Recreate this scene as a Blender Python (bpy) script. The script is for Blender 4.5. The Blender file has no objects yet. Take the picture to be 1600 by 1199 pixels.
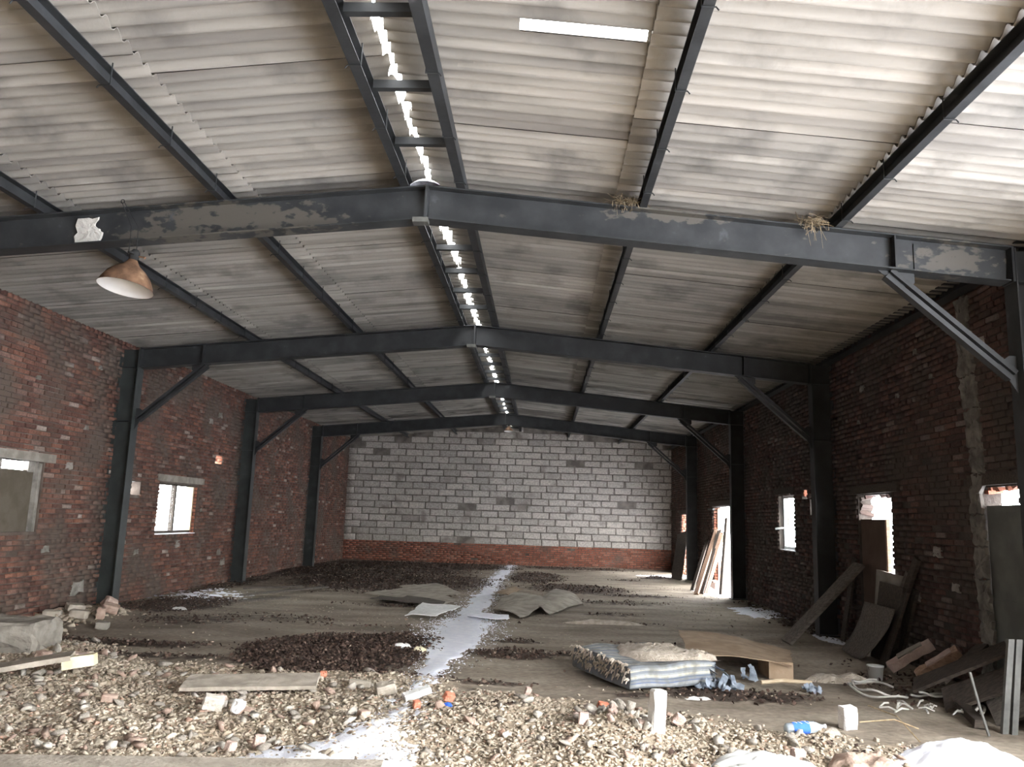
import bpy, math, random
import numpy as np
from mathutils import Vector, Matrix, Euler
random.seed(7); rng = np.random.default_rng(7)
S = bpy.context.scene
COL = S.collection

# ---------------------------------------------------------------- camera, sky, exposure
def setup():
    cx, h, f = 1.3337, 1.7492, 1246.88
    pitch, yaw, roll = 0.1669, -0.0421, 0.0321
    cy, sy, cp, sp = math.cos(yaw), math.sin(yaw), math.cos(pitch), math.sin(pitch)
    fw = Vector((sy*cp, cy*cp, sp)); r = Vector((cy, -sy, 0)); u = r.cross(fw)
    cr, sr = math.cos(roll), math.sin(roll)
    r2 = r*cr + u*sr; u2 = -r*sr + u*cr
    cam = bpy.data.cameras.new('camera'); co = bpy.data.objects.new('camera', cam); COL.objects.link(co)
    m = Matrix((r2, u2, -fw)).transposed().to_4x4(); m.translation = Vector((cx, 0, h))
    co.matrix_world = m
    cam.sensor_fit = 'HORIZONTAL'; cam.sensor_width = 36; cam.lens = f/1600*36
    cam.clip_start = .05; cam.clip_end = 300
    S.camera = co
setup()
W = bpy.data.worlds.new('overcast_sky'); S.world = W; W.use_nodes = True
bg = W.node_tree.nodes['Background']; bg.inputs[0].default_value = (.975, .985, 1, 1); bg.inputs[1].default_value = 26
S.view_settings.view_transform = 'Standard'; S.view_settings.look = 'None'
S.view_settings.gamma = 1; S.view_settings.use_curve_mapping = False
S.view_settings.exposure = 0.0
S.cycles.max_bounces = 8; S.cycles.diffuse_bounces = 6; S.cycles.glossy_bounces = 3
S.cycles.sample_clamp_indirect = 12

# ---------------------------------------------------------------- noise (numpy value noise)
_perm = np.random.default_rng(3).random((256, 256))
def vnoise(x, y):
    x = np.asarray(x, float); y = np.asarray(y, float)
    xi = np.floor(x).astype(int); yi = np.floor(y).astype(int); fx = x-xi; fy = y-yi
    fx = fx*fx*(3-2*fx); fy = fy*fy*(3-2*fy)
    g = lambda a, b: _perm[a & 255, b & 255]
    return (g(xi, yi)*(1-fx)+g(xi+1, yi)*fx)*(1-fy)+(g(xi, yi+1)*(1-fx)+g(xi+1, yi+1)*fx)*fy
def fbm(x, y, o=4):
    s = 0; a = .5
    for i in range(o):
        s = s+a*vnoise(x*2**i+17*i, y*2**i+31*i); a *= .5
    return s/(1-.5**o)
def sstep(a, b, x):
    t = np.clip((x-a)/(b-a), 0, 1); return t*t*(3-2*t)

# ---------------------------------------------------------------- materials
def mat(name, c1, c2=None, rough=.85, scale=6, c3=None, metal=0, coord='Object', detail=5, stretch=None, bump=.0, bscale=None, t=(.4, .62), spec=.3):
    m = bpy.data.materials.new(name); m.use_nodes = True
    nt = m.node_tree; N = nt.nodes; L = nt.links; b = N['Principled BSDF']
    b.inputs['Roughness'].default_value = rough; b.inputs['Metallic'].default_value = metal
    b.inputs['Specular IOR Level'].default_value = spec
    tc = N.new('ShaderNodeTexCoord'); mp = N.new('ShaderNodeMapping')
    L.new(tc.outputs[coord], mp.inputs[0])
    if stretch: mp.inputs['Scale'].default_value = stretch
    no = N.new('ShaderNodeTexNoise'); no.inputs['Scale'].default_value = scale; no.inputs['Detail'].default_value = detail
    L.new(mp.outputs[0], no.inputs['Vector'])
    rp = N.new('ShaderNodeValToRGB'); L.new(no.outputs['Fac'], rp.inputs[0])
    e = rp.color_ramp.elements
    e[0].position = t[0]; e[0].color = (*c1, 1); e[1].position = t[1]; e[1].color = (*(c2 or c1), 1)
    if c3:
        k = e.new(min(.98, t[1]+.08)); k.color = (*c3, 1)
    L.new(rp.outputs[0], b.inputs['Base Color'])
    if bump:
        n2 = N.new('ShaderNodeTexNoise'); n2.inputs['Scale'].default_value = bscale or scale*5; n2.inputs['Detail'].default_value = 4
        L.new(mp.outputs[0], n2.inputs['Vector'])
        bp = N.new('ShaderNodeBump'); bp.inputs['Strength'].default_value = bump; bp.inputs['Distance'].default_value = .02
        L.new(n2.outputs['Fac'], bp.inputs['Height']); L.new(bp.outputs[0], b.inputs['Normal'])
    return m
def nd(m): return m.node_tree.nodes, m.node_tree.links
def mixc(N, L, fac, a, b, mode='MIX'):
    x = N.new('ShaderNodeMix'); x.data_type = 'RGBA'; x.blend_type = mode
    for sock, v in ((x.inputs[0], fac), (x.inputs[6], a), (x.inputs[7], b)):
        if hasattr(v, 'is_linked') or hasattr(v, 'links'): L.new(v, sock)
        elif isinstance(v, (int, float)): sock.default_value = v
        else: sock.default_value = (*v, 1)
    return x.outputs[2]
def ramp(N, L, inp, stops, const=False):
    rp = N.new('ShaderNodeValToRGB'); e = rp.color_ramp.elements
    if const: rp.color_ramp.interpolation = 'CONSTANT'
    while len(e) < len(stops): e.new(.5)
    for i, (p, c) in enumerate(stops): e[i].position = p; e[i].color = (*c, 1) if len(c) == 3 else c
    L.new(inp, rp.inputs[0]); return rp.outputs[0]
def island_rand(N, L):
    g = N.new('ShaderNodeNewGeometry'); o = N.new('ShaderNodeObjectInfo'); a = N.new('ShaderNodeMath'); a.operation = 'ADD'
    L.new(g.outputs['Random Per Island'], a.inputs[0]); L.new(o.outputs['Random'], a.inputs[1])
    f = N.new('ShaderNodeMath'); f.operation = 'FRACT'; L.new(a.outputs[0], f.inputs[0]); return f.outputs[0]
def noise(N, L, scale, detail=4, coord='Object', stretch=None, world=False):
    if world: g = N.new('ShaderNodeNewGeometry'); src = g.outputs['Position']
    else: g = N.new('ShaderNodeTexCoord'); src = g.outputs[coord]
    if stretch:
        mp = N.new('ShaderNodeMapping'); mp.inputs['Scale'].default_value = stretch; L.new(src, mp.inputs[0]); src = mp.outputs[0]
    n = N.new('ShaderNodeTexNoise'); n.inputs['Scale'].default_value = scale; n.inputs['Detail'].default_value = detail
    L.new(src, n.inputs['Vector']); return n.outputs['Fac']
def piece_mat(name, stops, smear, smear_t=(.5, .68), rough=.9, nscale=1.1, fine=28):
    """colour per piece from the ramp, smeared by mortar and grime of a shape of its own, in world space"""
    m = mat(name, (.5,)*3, rough=rough); N, L = nd(m); b = N['Principled BSDF']
    c = ramp(N, L, island_rand(N, L), stops)
    f = noise(N, L, fine, 3, world=True)
    c = mixc(N, L, .8, c, ramp(N, L, f, [(.3, (.62, .62, .62)), (.7, (1.25, 1.25, 1.25))]), 'MULTIPLY')
    k = noise(N, L, nscale, 8, world=True)
    k = ramp(N, L, k, [(smear_t[0], (0, 0, 0)), (smear_t[1], (1, 1, 1))])
    c = mixc(N, L, k, c, smear)
    L.new(c, b.inputs['Base Color'])
    bp = N.new('ShaderNodeBump'); bp.inputs['Strength'].default_value = .5; bp.inputs['Distance'].default_value = .01
    L.new(f, bp.inputs['Height']); L.new(bp.outputs[0], b.inputs['Normal'])
    return m
M = {}
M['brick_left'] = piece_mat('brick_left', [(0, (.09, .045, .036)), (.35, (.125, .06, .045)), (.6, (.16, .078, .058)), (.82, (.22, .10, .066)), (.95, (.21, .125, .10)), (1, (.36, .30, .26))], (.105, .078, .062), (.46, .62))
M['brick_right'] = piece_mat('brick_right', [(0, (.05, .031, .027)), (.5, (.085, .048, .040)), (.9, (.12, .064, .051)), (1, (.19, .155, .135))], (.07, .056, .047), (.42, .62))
M['brick_plinth'] = piece_mat('brick_plinth', [(0, (.19, .07, .045)), (.6, (.28, .10, .065)), (1, (.34, .15, .10))], (.14, .10, .08), (.55, .7))
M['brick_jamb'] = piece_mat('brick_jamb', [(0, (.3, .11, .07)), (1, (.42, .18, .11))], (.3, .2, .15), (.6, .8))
M['block'] = piece_mat('block', [(0, (.38, .35, .315)), (.3, (.46, .425, .385)), (.9, (.53, .49, .445)), (1, (.32, .29, .26))], (.24, .215, .19), (.6, .72), nscale=1.6, fine=16)
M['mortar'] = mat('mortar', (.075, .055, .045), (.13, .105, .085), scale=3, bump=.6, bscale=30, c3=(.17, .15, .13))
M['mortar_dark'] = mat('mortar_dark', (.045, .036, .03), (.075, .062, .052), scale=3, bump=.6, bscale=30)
M['mortar_block'] = mat('mortar_block', (.13, .115, .10), (.24, .215, .19), scale=3, bump=.6, bscale=25)
M['plaster'] = mat('plaster', (.16, .15, .13), (.3, .28, .25), scale=5, bump=.6, bscale=22)
M['render_dull'] = mat('render_dull', (.085, .07, .05), (.11, .093, .07), scale=4, bump=.3)
M['snow'] = mat('snow', (.78, .80, .88), (.87, .885, .94), scale=9, rough=.7, bump=.3, bscale=40)
M['steel'] = mat('steel', (.018, .0195, .0205), (.032, .0345, .036), rough=.55, scale=4, c3=(.075, .08, .085), t=(.4, .68), metal=.0, bump=.08, spec=.4)
M['steel_green'] = mat('steel_green', (.020, .024, .023), (.036, .043, .040), rough=.55, scale=3, c3=(.06, .07, .068), t=(.4, .66), bump=.1, spec=.5)
M['white_plaster'] = mat('white_plaster', (.5, .49, .45), (.62, .6, .55), scale=9, bump=.5)
M['rust'] = mat('rust', (.10, .055, .032), (.21, .12, .07), scale=9, rough=.8, c3=(.3, .2, .12))
M['enamel'] = mat('enamel', (.8, .79, .76), (.88, .87, .84), rough=.4, scale=4)
M['wood_dark'] = mat('wood_dark', (.045, .036, .03), (.075, .06, .048), scale=4, stretch=(1, 9, 9), bump=.3)
M['wood_grey'] = mat('wood_grey', (.09, .078, .066), (.15, .13, .11), scale=4, stretch=(1, 9, 9), bump=.3)
M['wood_tan'] = mat('wood_tan', (.30, .19, .13), (.42, .28, .20), scale=5, stretch=(1, 9, 9), bump=.3)
M['wood_pale'] = mat('wood_pale', (.42, .33, .22), (.5, .42, .3), scale=5, stretch=(1, 9, 9))
M['ply_brown'] = mat('ply_brown', (.085, .055, .042), (.11, .075, .058), scale=3)
M['panel_grey'] = mat('panel_grey', (.11, .115, .105), (.145, .15, .135), scale=3, bump=.1)
M['pale_board'] = mat('pale_board', (.24, .22, .19), (.32, .29, .25), scale=5)
M['slate_flat'] = mat('slate_flat', (.28, .25, .205), (.40, .36, .30), scale=5, bump=.3)
M['concrete'] = mat('concrete', (.34, .30, .245), (.47, .42, .35), scale=6, bump=.6, bscale=26)
M['concrete_dark'] = mat('concrete_dark', (.21, .19, .16), (.31, .285, .245), scale=5, bump=.8, bscale=20)
M['foam_yellow'] = mat('foam_yellow', (.72, .64, .40), (.82, .76, .55), scale=5, bump=.3)
M['aerated'] = mat('aerated', (.74, .74, .72), (.85, .85, .83), scale=12, bump=.5)
M['red_frag'] = mat('red_frag', (.50, .17, .10), (.62, .26, .17), scale=12, bump=.5)
M['pink_frag'] = mat('pink_frag', (.44, .33, .28), (.55, .42, .36), scale=12, bump=.5)
M['white_plastic'] = mat('white_plastic', (.55, .55, .53), (.62, .62, .6), rough=.4, scale=5)
M['cable'] = mat('cable', (.42, .41, .37), (.55, .54, .5), rough=.5, scale=9)
M['cardboard'] = mat('cardboard', (.26, .185, .12), (.34, .25, .17), scale=5, bump=.3)
M['wool'] = mat('wool', (.42, .36, .29), (.56, .5, .42), scale=10, bump=1.0, bscale=40)
M['rag_blue'] = mat('rag_blue', (.13, .155, .19), (.28, .32, .37), scale=10, bump=.5)
M['straw'] = mat('straw', (.36, .27, .16), (.55, .44, .28), scale=20)
M['straw_dark'] = mat('straw_dark', (.13, .10, .06), (.28, .22, .14), scale=20)
M['plaster_dark'] = mat('plaster_dark', (.10, .095, .083), (.20, .187, .165), scale=5, bump=.6, bscale=22)
M['galv'] = mat('galv', (.07, .07, .063), (.12, .12, .11), rough=.5, scale=6, spec=.5)
M['black'] = mat('black', (.015, .015, .015), (.03, .03, .03), scale=5)
M['litter'] = piece_mat('litter', [(0, (.035, .022, .017)), (.5, (.07, .044, .034)), (.8, (.12, .075, .057)), (1, (.24, .18, .14))], (.05, .032, .025), (.6, .8))
M['rubble'] = piece_mat('rubble', [(0, (.26, .215, .165)), (.3, (.36, .305, .235)), (.6, (.45, .39, .305)), (.9, (.55, .48, .385)), (.94, (.40, .26, .195)), (.97, (.46, .30, .22)), (1, (.72, .66, .56))], (.38, .31, .23), (.5, .7), nscale=1.5, fine=45)
M['stone_grey'] = mat('stone_grey', (.28, .25, .21), (.40, .36, .31), scale=12, bump=.5, bscale=40)
M['stone_pale'] = mat('stone_pale', (.48, .44, .38), (.60, .56, .49), scale=12, bump=.5, bscale=40)
M['stone_pink'] = mat('stone_pink', (.34, .24, .19), (.44, .33, .265), scale=12, bump=.5, bscale=40)

def peeling(m, areas, colr, thr=(.5, .56), sc=2.2):
    """paint worn off in patches that sit at fixed places on the object"""
    N, L = nd(m); b = N['Principled BSDF']; base = b.inputs['Base Color'].links[0].from_socket
    tc = N.new('ShaderNodeTexCoord'); acc = None
    for (x, y, z), (sx, sy, sz) in areas:
        mp = N.new('ShaderNodeMapping'); mp.vector_type = 'TEXTURE'; mp.inputs['Location'].default_value = (x, y, z); mp.inputs['Scale'].default_value = (sx, sy, sz)
        L.new(tc.outputs['Object'], mp.inputs[0])
        g = N.new('ShaderNodeTexGradient'); g.gradient_type = 'SPHERICAL'; L.new(mp.outputs[0], g.inputs[0])
        if acc is None: acc = g.outputs['Fac']
        else:
            a = N.new('ShaderNodeMath'); a.operation = 'MAXIMUM'; L.new(acc, a.inputs[0]); L.new(g.outputs['Fac'], a.inputs[1]); acc = a.outputs[0]
    n = noise(N, L, sc, 9, stretch=(1, 1, 1.7))
    ml = N.new('ShaderNodeMath'); ml.operation = 'MULTIPLY_ADD'; L.new(acc, ml.inputs[0]); ml.inputs[1].default_value = .45
    L.new(n, ml.inputs[2])
    k = ramp(N, L, ml.outputs[0], [(thr[0]+.12, (0, 0, 0)), (thr[1]+.13, (1, 1, 1))])
    L.new(mixc(N, L, k, base, colr), b.inputs['Base Color'])
M['steel_worn'] = mat('steel_worn', (.020, .022, .0235), (.036, .0385, .040), rough=.55, scale=4, c3=(.075, .08, .085), t=(.4, .68), bump=.08, spec=.4)
peeling(M['steel_worn'], [((-1.9, 7.8, 4.72), (1.6, 1, .32)), ((-2.6, 7.8, 4.55), (1.1, 1, .16)), ((5.3, 7.8, 4.42), (.75, 1, .28)), ((2.6, 7.8, 4.85), (1.0, 1, .12))], (.085, .078, .066), (.57, .64), 8)

def roof_mat():
    m = mat('asbestos_sheet', (.5,)*3, rough=.95); N, L = nd(m); b = N['Principled BSDF']
    o = N.new('ShaderNodeObjectInfo')
    n1 = noise(N, L, 1.0, 6, world=True, stretch=(.35, 5.5, 1))       # long streaks down the slope
    c = ramp(N, L, n1, [(.3, (.17, .16, .145)), (.45, (.25, .237, .213)), (.62, (.33, .313, .282)), (.76, (.48, .455, .41))])
    n2 = noise(N, L, 1.7, 8, world=True)
    k = ramp(N, L, n2, [(.52, (0, 0, 0)), (.70, (.75, .75, .75))])
    c = mixc(N, L, k, c, (.12, .115, .105))
    r = ramp(N, L, o.outputs['Random'], [(0, (.82, .82, .82)), (1, (1.12, 1.1, 1.08))])
    c = mixc(N, L, 1.0, c, r, 'MULTIPLY')
    L.new(c, b.inputs['Base Color'])
    bp = N.new('ShaderNodeBump'); bp.inputs['Strength'].default_value = .3; bp.inputs['Distance'].default_value = .01
    L.new(noise(N, L, 30, 3, world=True), bp.inputs['Height']); L.new(bp.outputs[0], b.inputs['Normal'])
    return m
M['roof'] = roof_mat()
def floor_mat():
    m = mat('floor_dirt', (.5,)*3, rough=.95); N, L = nd(m); b = N['Principled BSDF']
    c = ramp(N, L, noise(N, L, 1.1, 8, stretch=(.6, 1.4, 1)), [(.3, (.17, .137, .103)), (.5, (.27, .225, .175)), (.68, (.36, .31, .245))])
    c = mixc(N, L, .5, c, ramp(N, L, noise(N, L, 14, 5), [(.35, (.6, .6, .6)), (.65, (1.2, 1.2, 1.2))]), 'MULTIPLY')
    for att, colr in (('rubble', (.42, .34, .25)), ('dirt', (.048, .03, .023))):
        a = N.new('ShaderNodeAttribute'); a.attribute_name = att
        ad = N.new('ShaderNodeMath'); ad.operation = 'ADD'; L.new(a.outputs['Fac'], ad.inputs[0]); L.new(noise(N, L, 7, 6), ad.inputs[1])
        k = ramp(N, L, ad.outputs[0], [(.72, (0, 0, 0)), (.95, (.9, .9, .9))])
        cc = ramp(N, L, noise(N, L, 22, 5), [(.35, tuple(v*.6 for v in colr)), (.7, tuple(v*1.25 for v in colr))])
        c = mixc(N, L, k, c, cc)
    L.new(c, b.inputs['Base Color'])
    bp = N.new('ShaderNodeBump'); bp.inputs['Strength'].default_value = .7; bp.inputs['Distance'].default_value = .03
    L.new(noise(N, L, 12, 8), bp.inputs['Height']); L.new(bp.outputs[0], b.inputs['Normal'])
    return m
M['floor'] = floor_mat()
def stripes_mat():
    m = mat('mattress_ticking', (.5,)*3, rough=.9); N, L = nd(m); b = N['Principled BSDF']
    tc = N.new('ShaderNodeUVMap'); sp = N.new('ShaderNodeSeparateXYZ'); L.new(tc.outputs[0], sp.inputs[0])
    ml = N.new('ShaderNodeMath'); ml.operation = 'FRACT'; L.new(sp.outputs[1], ml.inputs[0])
    A, B_, D, E_ = (.20, .22, .245), (.11, .135, .19), (.50, .47, .38), (.30, .315, .32)
    c = ramp(N, L, ml.outputs[0], [(0, A), (.18, E_), (.30, D), (.42, E_), (.5, B_), (.58, A), (.74, (.10, .13, .24)), (.8, E_)], True)
    g = noise(N, L, 9, 6)
    c = mixc(N, L, ramp(N, L, g, [(.42, (0, 0, 0)), (.64, (.75, .75, .75))]), c, (.15, .15, .135))
    L.new(c, b.inputs['Base Color']); return m
M['ticking'] = stripes_mat()
def glass_mat():
    m = bpy.data.materials.new('glass'); m.use_nodes = True; N, L = nd(m); N.remove(N['Principled BSDF'])
    t = N.new('ShaderNodeBsdfTransparent'); t.inputs[0].default_value = (.93, .95, .94, 1)
    g = N.new('ShaderNodeBsdfGlossy'); g.inputs['Roughness'].default_value = .05
    x = N.new('ShaderNodeMixShader'); x.inputs[0].default_value = .06
    L.new(t.outputs[0], x.inputs[1]); L.new(g.outputs[0], x.inputs[2]); L.new(x.outputs[0], N['Material Output'].inputs[0]); return m
M['glass'] = glass_mat()
def bottle_mat():
    m = bpy.data.materials.new('bottle_plastic'); m.use_nodes = True; N, L = nd(m)
    b = N['Principled BSDF']; b.inputs['Base Color'].default_value = (.75, .82, .88, 1); b.inputs['Roughness'].default_value = .15
    b.inputs['Transmission Weight'].default_value = .6; return m
M['bottle'] = bottle_mat()
M['label_blue'] = mat('label_blue', (.03, .10, .48), (.05, .16, .6), scale=9)
M['label_white'] = mat('label_white', (.8, .82, .85))

# ---------------------------------------------------------------- object helpers
def tag(o, label=None, cat=None, group=None, kind=None):
    if label: o['label'] = label
    if cat: o['category'] = cat
    if group: o['group'] = group
    if kind: o['kind'] = kind
    return o
def empty(name, loc=(0, 0, 0)):
    o = bpy.data.objects.new(name, None); o.empty_display_size = .1; o.location = loc; COL.objects.link(o); return o
def link(name, me, parent=None, loc=None, rot=None, scale=None):
    o = bpy.data.objects.new(name, me); COL.objects.link(o)
    if loc is not None: o.location = loc
    if rot is not None: o.rotation_euler = rot
    if scale is not None: o.scale = scale
    if parent:
        o.parent = parent; o.matrix_parent_inverse = Matrix.Translation(-Vector(parent.location))
    return o
class MB:
    def __init__(s): s.v = []; s.f = []
    def add(s, v, f):
        n = len(s.v); s.v += [tuple(p) for p in v]; s.f += [tuple(i+n for i in q) for q in f]; return s
    def box(s, a, b):
        x0, y0, z0 = a; x1, y1, z1 = b
        return s.add([(x0, y0, z0), (x1, y0, z0), (x1, y1, z0), (x0, y1, z0), (x0, y0, z1), (x1, y0, z1), (x1, y1, z1), (x0, y1, z1)],
                     [(0, 3, 2, 1), (4, 5, 6, 7), (0, 1, 5, 4), (1, 2, 6, 5), (2, 3, 7, 6), (3, 0, 4, 7)])
    def bar(s, p, q, w, t, up=(0, 0, 1), n=1, jit=0.):
        """a board from p to q: w wide (across up), t thick (along up)"""
        p = Vector(p); q = Vector(q); d = (q-p); L = d.length; d.normalize(); u = Vector(up); sd = d.cross(u).normalized(); u = sd.cross(d).normalized()
        vs = []
        for i in range(n+1):
            c = p+d*(L*i/n); j = lambda: (random.random()-.5)*jit
            for a, b in ((-1, -1), (1, -1), (1, 1), (-1, 1)): vs.append(c+sd*(a*w/2+j())+u*(b*t/2+j()*.4))
        fs = [(3, 2, 1, 0), tuple(4*n+k for k in range(4))]
        for i in range(n):
            for k in range(4): fs.append((4*i+k, 4*i+(k+1) % 4, 4*i+4+(k+1) % 4, 4*i+4+k))
        return s.add(vs, fs)
    def extr(s, prof, p, q, u, v):
        """closed profile (a,b) in axes u,v swept from p to q"""
        p = Vector(p); q = Vector(q); u = Vector(u); v = Vector(v); n = len(prof)
        vs = [c+u*a+v*b for c in (p, q) for a, b in prof]
        return s.add(vs, [tuple(range(n))[::-1], tuple(range(n, 2*n))]+[(i, (i+1) % n, n+(i+1) % n, n+i) for i in range(n)])
    def tube(s, pts, r, k=6, cap=True):
        pts = [Vector(p) for p in pts]; vs = []; pr = None
        for i, p in enumerate(pts):
            d = (pts[min(i+1, len(pts)-1)]-pts[max(i-1, 0)]).normalized()
            if pr is None: pr = d.orthogonal().normalized()
            a = (pr-d*pr.dot(d)).normalized(); pr = a; b = d.cross(a); rr = r[i] if hasattr(r, '__len__') else r
            vs += [p+(a*math.cos(2*math.pi*j/k)+b*math.sin(2*math.pi*j/k))*rr for j in range(k)]
        fs = [(k*i+j, k*i+(j+1) % k, k*i+k+(j+1) % k, k*i+k+j) for i in range(len(pts)-1) for j in range(k)]
        if cap: fs += [tuple(range(k))[::-1], tuple(len(vs)-k+j for j in range(k))]
        return s.add(vs, fs)
    def lathe(s, prof, c=(0, 0, 0), k=28):
        vs = [(c[0]+r*math.cos(2*math.pi*j/k), c[1]+r*math.sin(2*math.pi*j/k), c[2]+z) for r, z in prof for j in range(k)]
        return s.add(vs, [(k*i+j, k*i+(j+1) % k, k*i+k+(j+1) % k, k*i+k+j) for i in range(len(prof)-1) for j in range(k)])
    def mesh(s, name, m, smooth=False):
        me = bpy.data.meshes.new(name); me.from_pydata(s.v, [], s.f); me.materials.append(M[m] if isinstance(m, str) else m)
        if smooth: me.shade_smooth()
        me.update(); return me
    def obj(s, name, m, parent=None, smooth=False, origin=None):
        me = s.mesh(name, m, smooth)
        if origin is not None:
            me.transform(Matrix.Translation(-Vector(origin)))
            return link(name, me, parent, origin)
        return link(name, me, parent)
def npmesh(name, v, f, m, smooth=False):
    """v (n,3), f (m,3 or 4) numpy"""
    v = np.asarray(v, np.float32); f = np.asarray(f, np.int32); k = f.shape[1]
    me = bpy.data.meshes.new(name); me.vertices.add(len(v)); me.vertices.foreach_set('co', v.ravel())
    me.loops.add(f.size); me.loops.foreach_set('vertex_index', f.ravel())
    me.polygons.add(len(f)); me.polygons.foreach_set('loop_start', np.arange(0, f.size, k, dtype=np.int32))
    me.materials.append(M[m]); me.update(calc_edges=True); me.validate()
    if smooth: me.shade_smooth()
    return me
def scatter(proto_v, proto_f, T):
    """copies of a proto by transforms T (n,3,4) joined"""
    pv = np.asarray(proto_v, float); pf = np.asarray(proto_f)
    V = np.einsum('nij,kj->nki', T[:, :, :3], pv)+T[:, None, :, 3]
    F = pf[None]+(np.arange(len(T))*len(pv))[:, None, None]
    return V.reshape(-1, 3), F.reshape(-1, pf.shape[1])
def rotm(n, tilt=math.pi):
    """random rotations: a spin about z, then a tilt of up to the angle about a level axis"""
    a = rng.random(n)*2*math.pi; t = (rng.random(n)-.5)*2*tilt; b = rng.random(n)*2*math.pi
    ca, sa, ct, st, cb, sb = np.cos(a), np.sin(a), np.cos(t), np.sin(t), np.cos(b), np.sin(b); o = np.ones(n); z = np.zeros(n)
    Z1 = np.array([[ca, -sa, z], [sa, ca, z], [z, z, o]]); X = np.array([[o, z, z], [z, ct, -st], [z, st, ct]]); Z2 = np.array([[cb, -sb, z], [sb, cb, z], [z, z, o]])
    return np.einsum('ijn,jkn,kln->nil', Z1, X, Z2)
def joinf(parts):
    V = []; F = []; n = 0
    for v, f in parts: V.append(v); F.append(f+n); n += len(v)
    return np.concatenate(V), np.concatenate(F)

# ---------------------------------------------------------------- shape of the floor
HW = 6.27; YB = 30.97; SL = (5.0965-4.5082)/6.26; RT = 5.0965; XR = .07
_yb = [(-7, 10.7), (-5.5, 10.6), (-4, 10.1), (-3, 9.4), (-2, 9.2), (-1, 9.05), (0, 8.9), (1.5, 8.5), (2.2, 8.4), (3, 8.0), (3.5, 7.5), (4.2, 7.0), (5, 6.4), (7, 6.0)]
def rub(x, y):
    """1 inside the rubble field near the gate, 0 beyond it"""
    yb = np.interp(x, [a for a, b in _yb], [b for a, b in _yb])
    return sstep(.45, -.45, y-yb+(fbm(np.asarray(x)*1.3+5, np.asarray(y)*1.3, 3)-.5)*1.6)
_dp = [(-3.6, 25, 3.6, 5.5, .62), (-1.5, 28.5, 2.5, 2.5, .7), (2.5, 29.5, 2.5, 1.0, .6), (-1.2, 15.8, 1.2, .35, .5), (2.9, 17.9, 1.6, .5, .45), (.6, 8.9, .8, .2, .6), (2.4, 8.6, .5, .2, .6), (-4.2, 10.5, 1.6, .35, .7), (-1.25, 10.4, 1.25, 1.55, 1.0), (-.55, 11.4, .6, .9, .9), (-5.2, 14.9, .95, 1.6, .9), (-4.2, 12.9, 1.2, .7, .45), (-3.0, 13.6, 1.2, .5, .4), (1.0, 10.8, .65, .45, .85), (1.9, 10.9, .55, .22, .7), (1.0, 11.9, .5, .2, .6),
       (-2.5, 21.5, 3.2, 3.6, .8), (-1.2, 18.2, 1.0, .8, .45), (2.3, 21.0, 1.6, 1.6, .75), (1.2, 24.5, 1.0, 3, .7), (3.6, 19.6, 1.2, .35, .7), (3.4, 8.8, 1.0, .4, .75), (3.9, 6.9, .6, .5, .2), (2.6, 6.4, .5, .25, .4),
       (5.0, 25.6, .7, .5, .9), (3.9, 24.6, .6, .3, .6), (2.7, 15.6, .7, .25, .5), (2.4, 14.4, 1.3, .2, .3), (-1.7, 12.9, 1.3, .25, .3), (5.6, 9.5, .9, 1.5, .35), (3.3, 12.2, 1.2, .12, .35), (-.3, 9.0, .5, .25, .5), (.9, 7.6, .4, .2, .4),
       (-5.9, 20, .5, 5, .5), (-5.7, 25, 1.0, 4, .9), (-3.6, 28.5, 3, 1.8, .9), (6.0, 16, .35, 4, .5), (-3.2, 9.7, 1.2, .25, .5)]
def dirt(x, y):
    x = np.asarray(x, float); y = np.asarray(y, float); s = np.zeros(np.broadcast(x, y).shape)
    for a, b, rx, ry, k in _dp:
        d = np.sqrt(((x-a)/rx)**2+((y-b)/ry)**2); s = np.maximum(s, k*sstep(1.25, .45, d))
    return s
def H(x, y):
    x = np.asarray(x, float); y = np.asarray(y, float)
    h = (fbm(x*.6+3, y*.6, 3)-.5)*.05+(fbm(x*3, y*3, 3)-.5)*.015
    r = rub(x, y); h = h+r*(.03+(fbm(x*1.1+9, y*1.1, 4)-.45)*.16)
    h = h+.13*np.exp(-((x-2.02)**2/.12+(y-7.15)**2/.08))
    h = h+dirt(x, y)*(fbm(x*5, y*5, 3))*.045
    h = h+.10*np.exp(-((x+6.1)**2/.5+(y-12.9)**2/1.6))
    h = h+.12*np.exp(-((x-5.1)**2/.5+(y-25.7)**2/.4))*fbm(x*4, y*4, 3)
    return h
def Hs(x, y): return float(H(x, y))

def build_floor():
    ys = [-9.0, -6, -3, 0, 3.0]
    while ys[-1] < YB: ys.append(ys[-1]+(.045 if ys[-1] < 11.5 else .09 if ys[-1] < 20 else .16))
    ys = np.array(ys); ys[-1] = YB; xs = np.arange(-6.3, 6.31, .06)
    X, Y = np.meshgrid(xs, ys); Z = H(X, Y); v = np.stack([X, Y, Z], -1).reshape(-1, 3)
    nx = len(xs); ny = len(ys); i = (np.arange(ny-1)[:, None]*nx+np.arange(nx-1)).ravel()
    f = np.stack([i, i+1, i+nx+1, i+nx], -1)
    me = npmesh('floor', v, f, 'floor', True)
    for nm, fn in (('dirt', dirt), ('rubble', rub)):
        a = me.attributes.new(nm, 'FLOAT', 'POINT'); a.data.foreach_set('value', (fn(X, Y)*.75).astype(np.float32).ravel())
    fo = link('floor', me); tag(fo, 'grey concrete floor of the hall under dust, dirt and rubble', kind='structure')
    return fo
FLOOR = build_floor()
g = MB().box((-60, -60, -.4), (60, 80, -.12)).obj('ground', 'snow'); tag(g, 'snow covered ground outside the openings', kind='structure')
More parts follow.
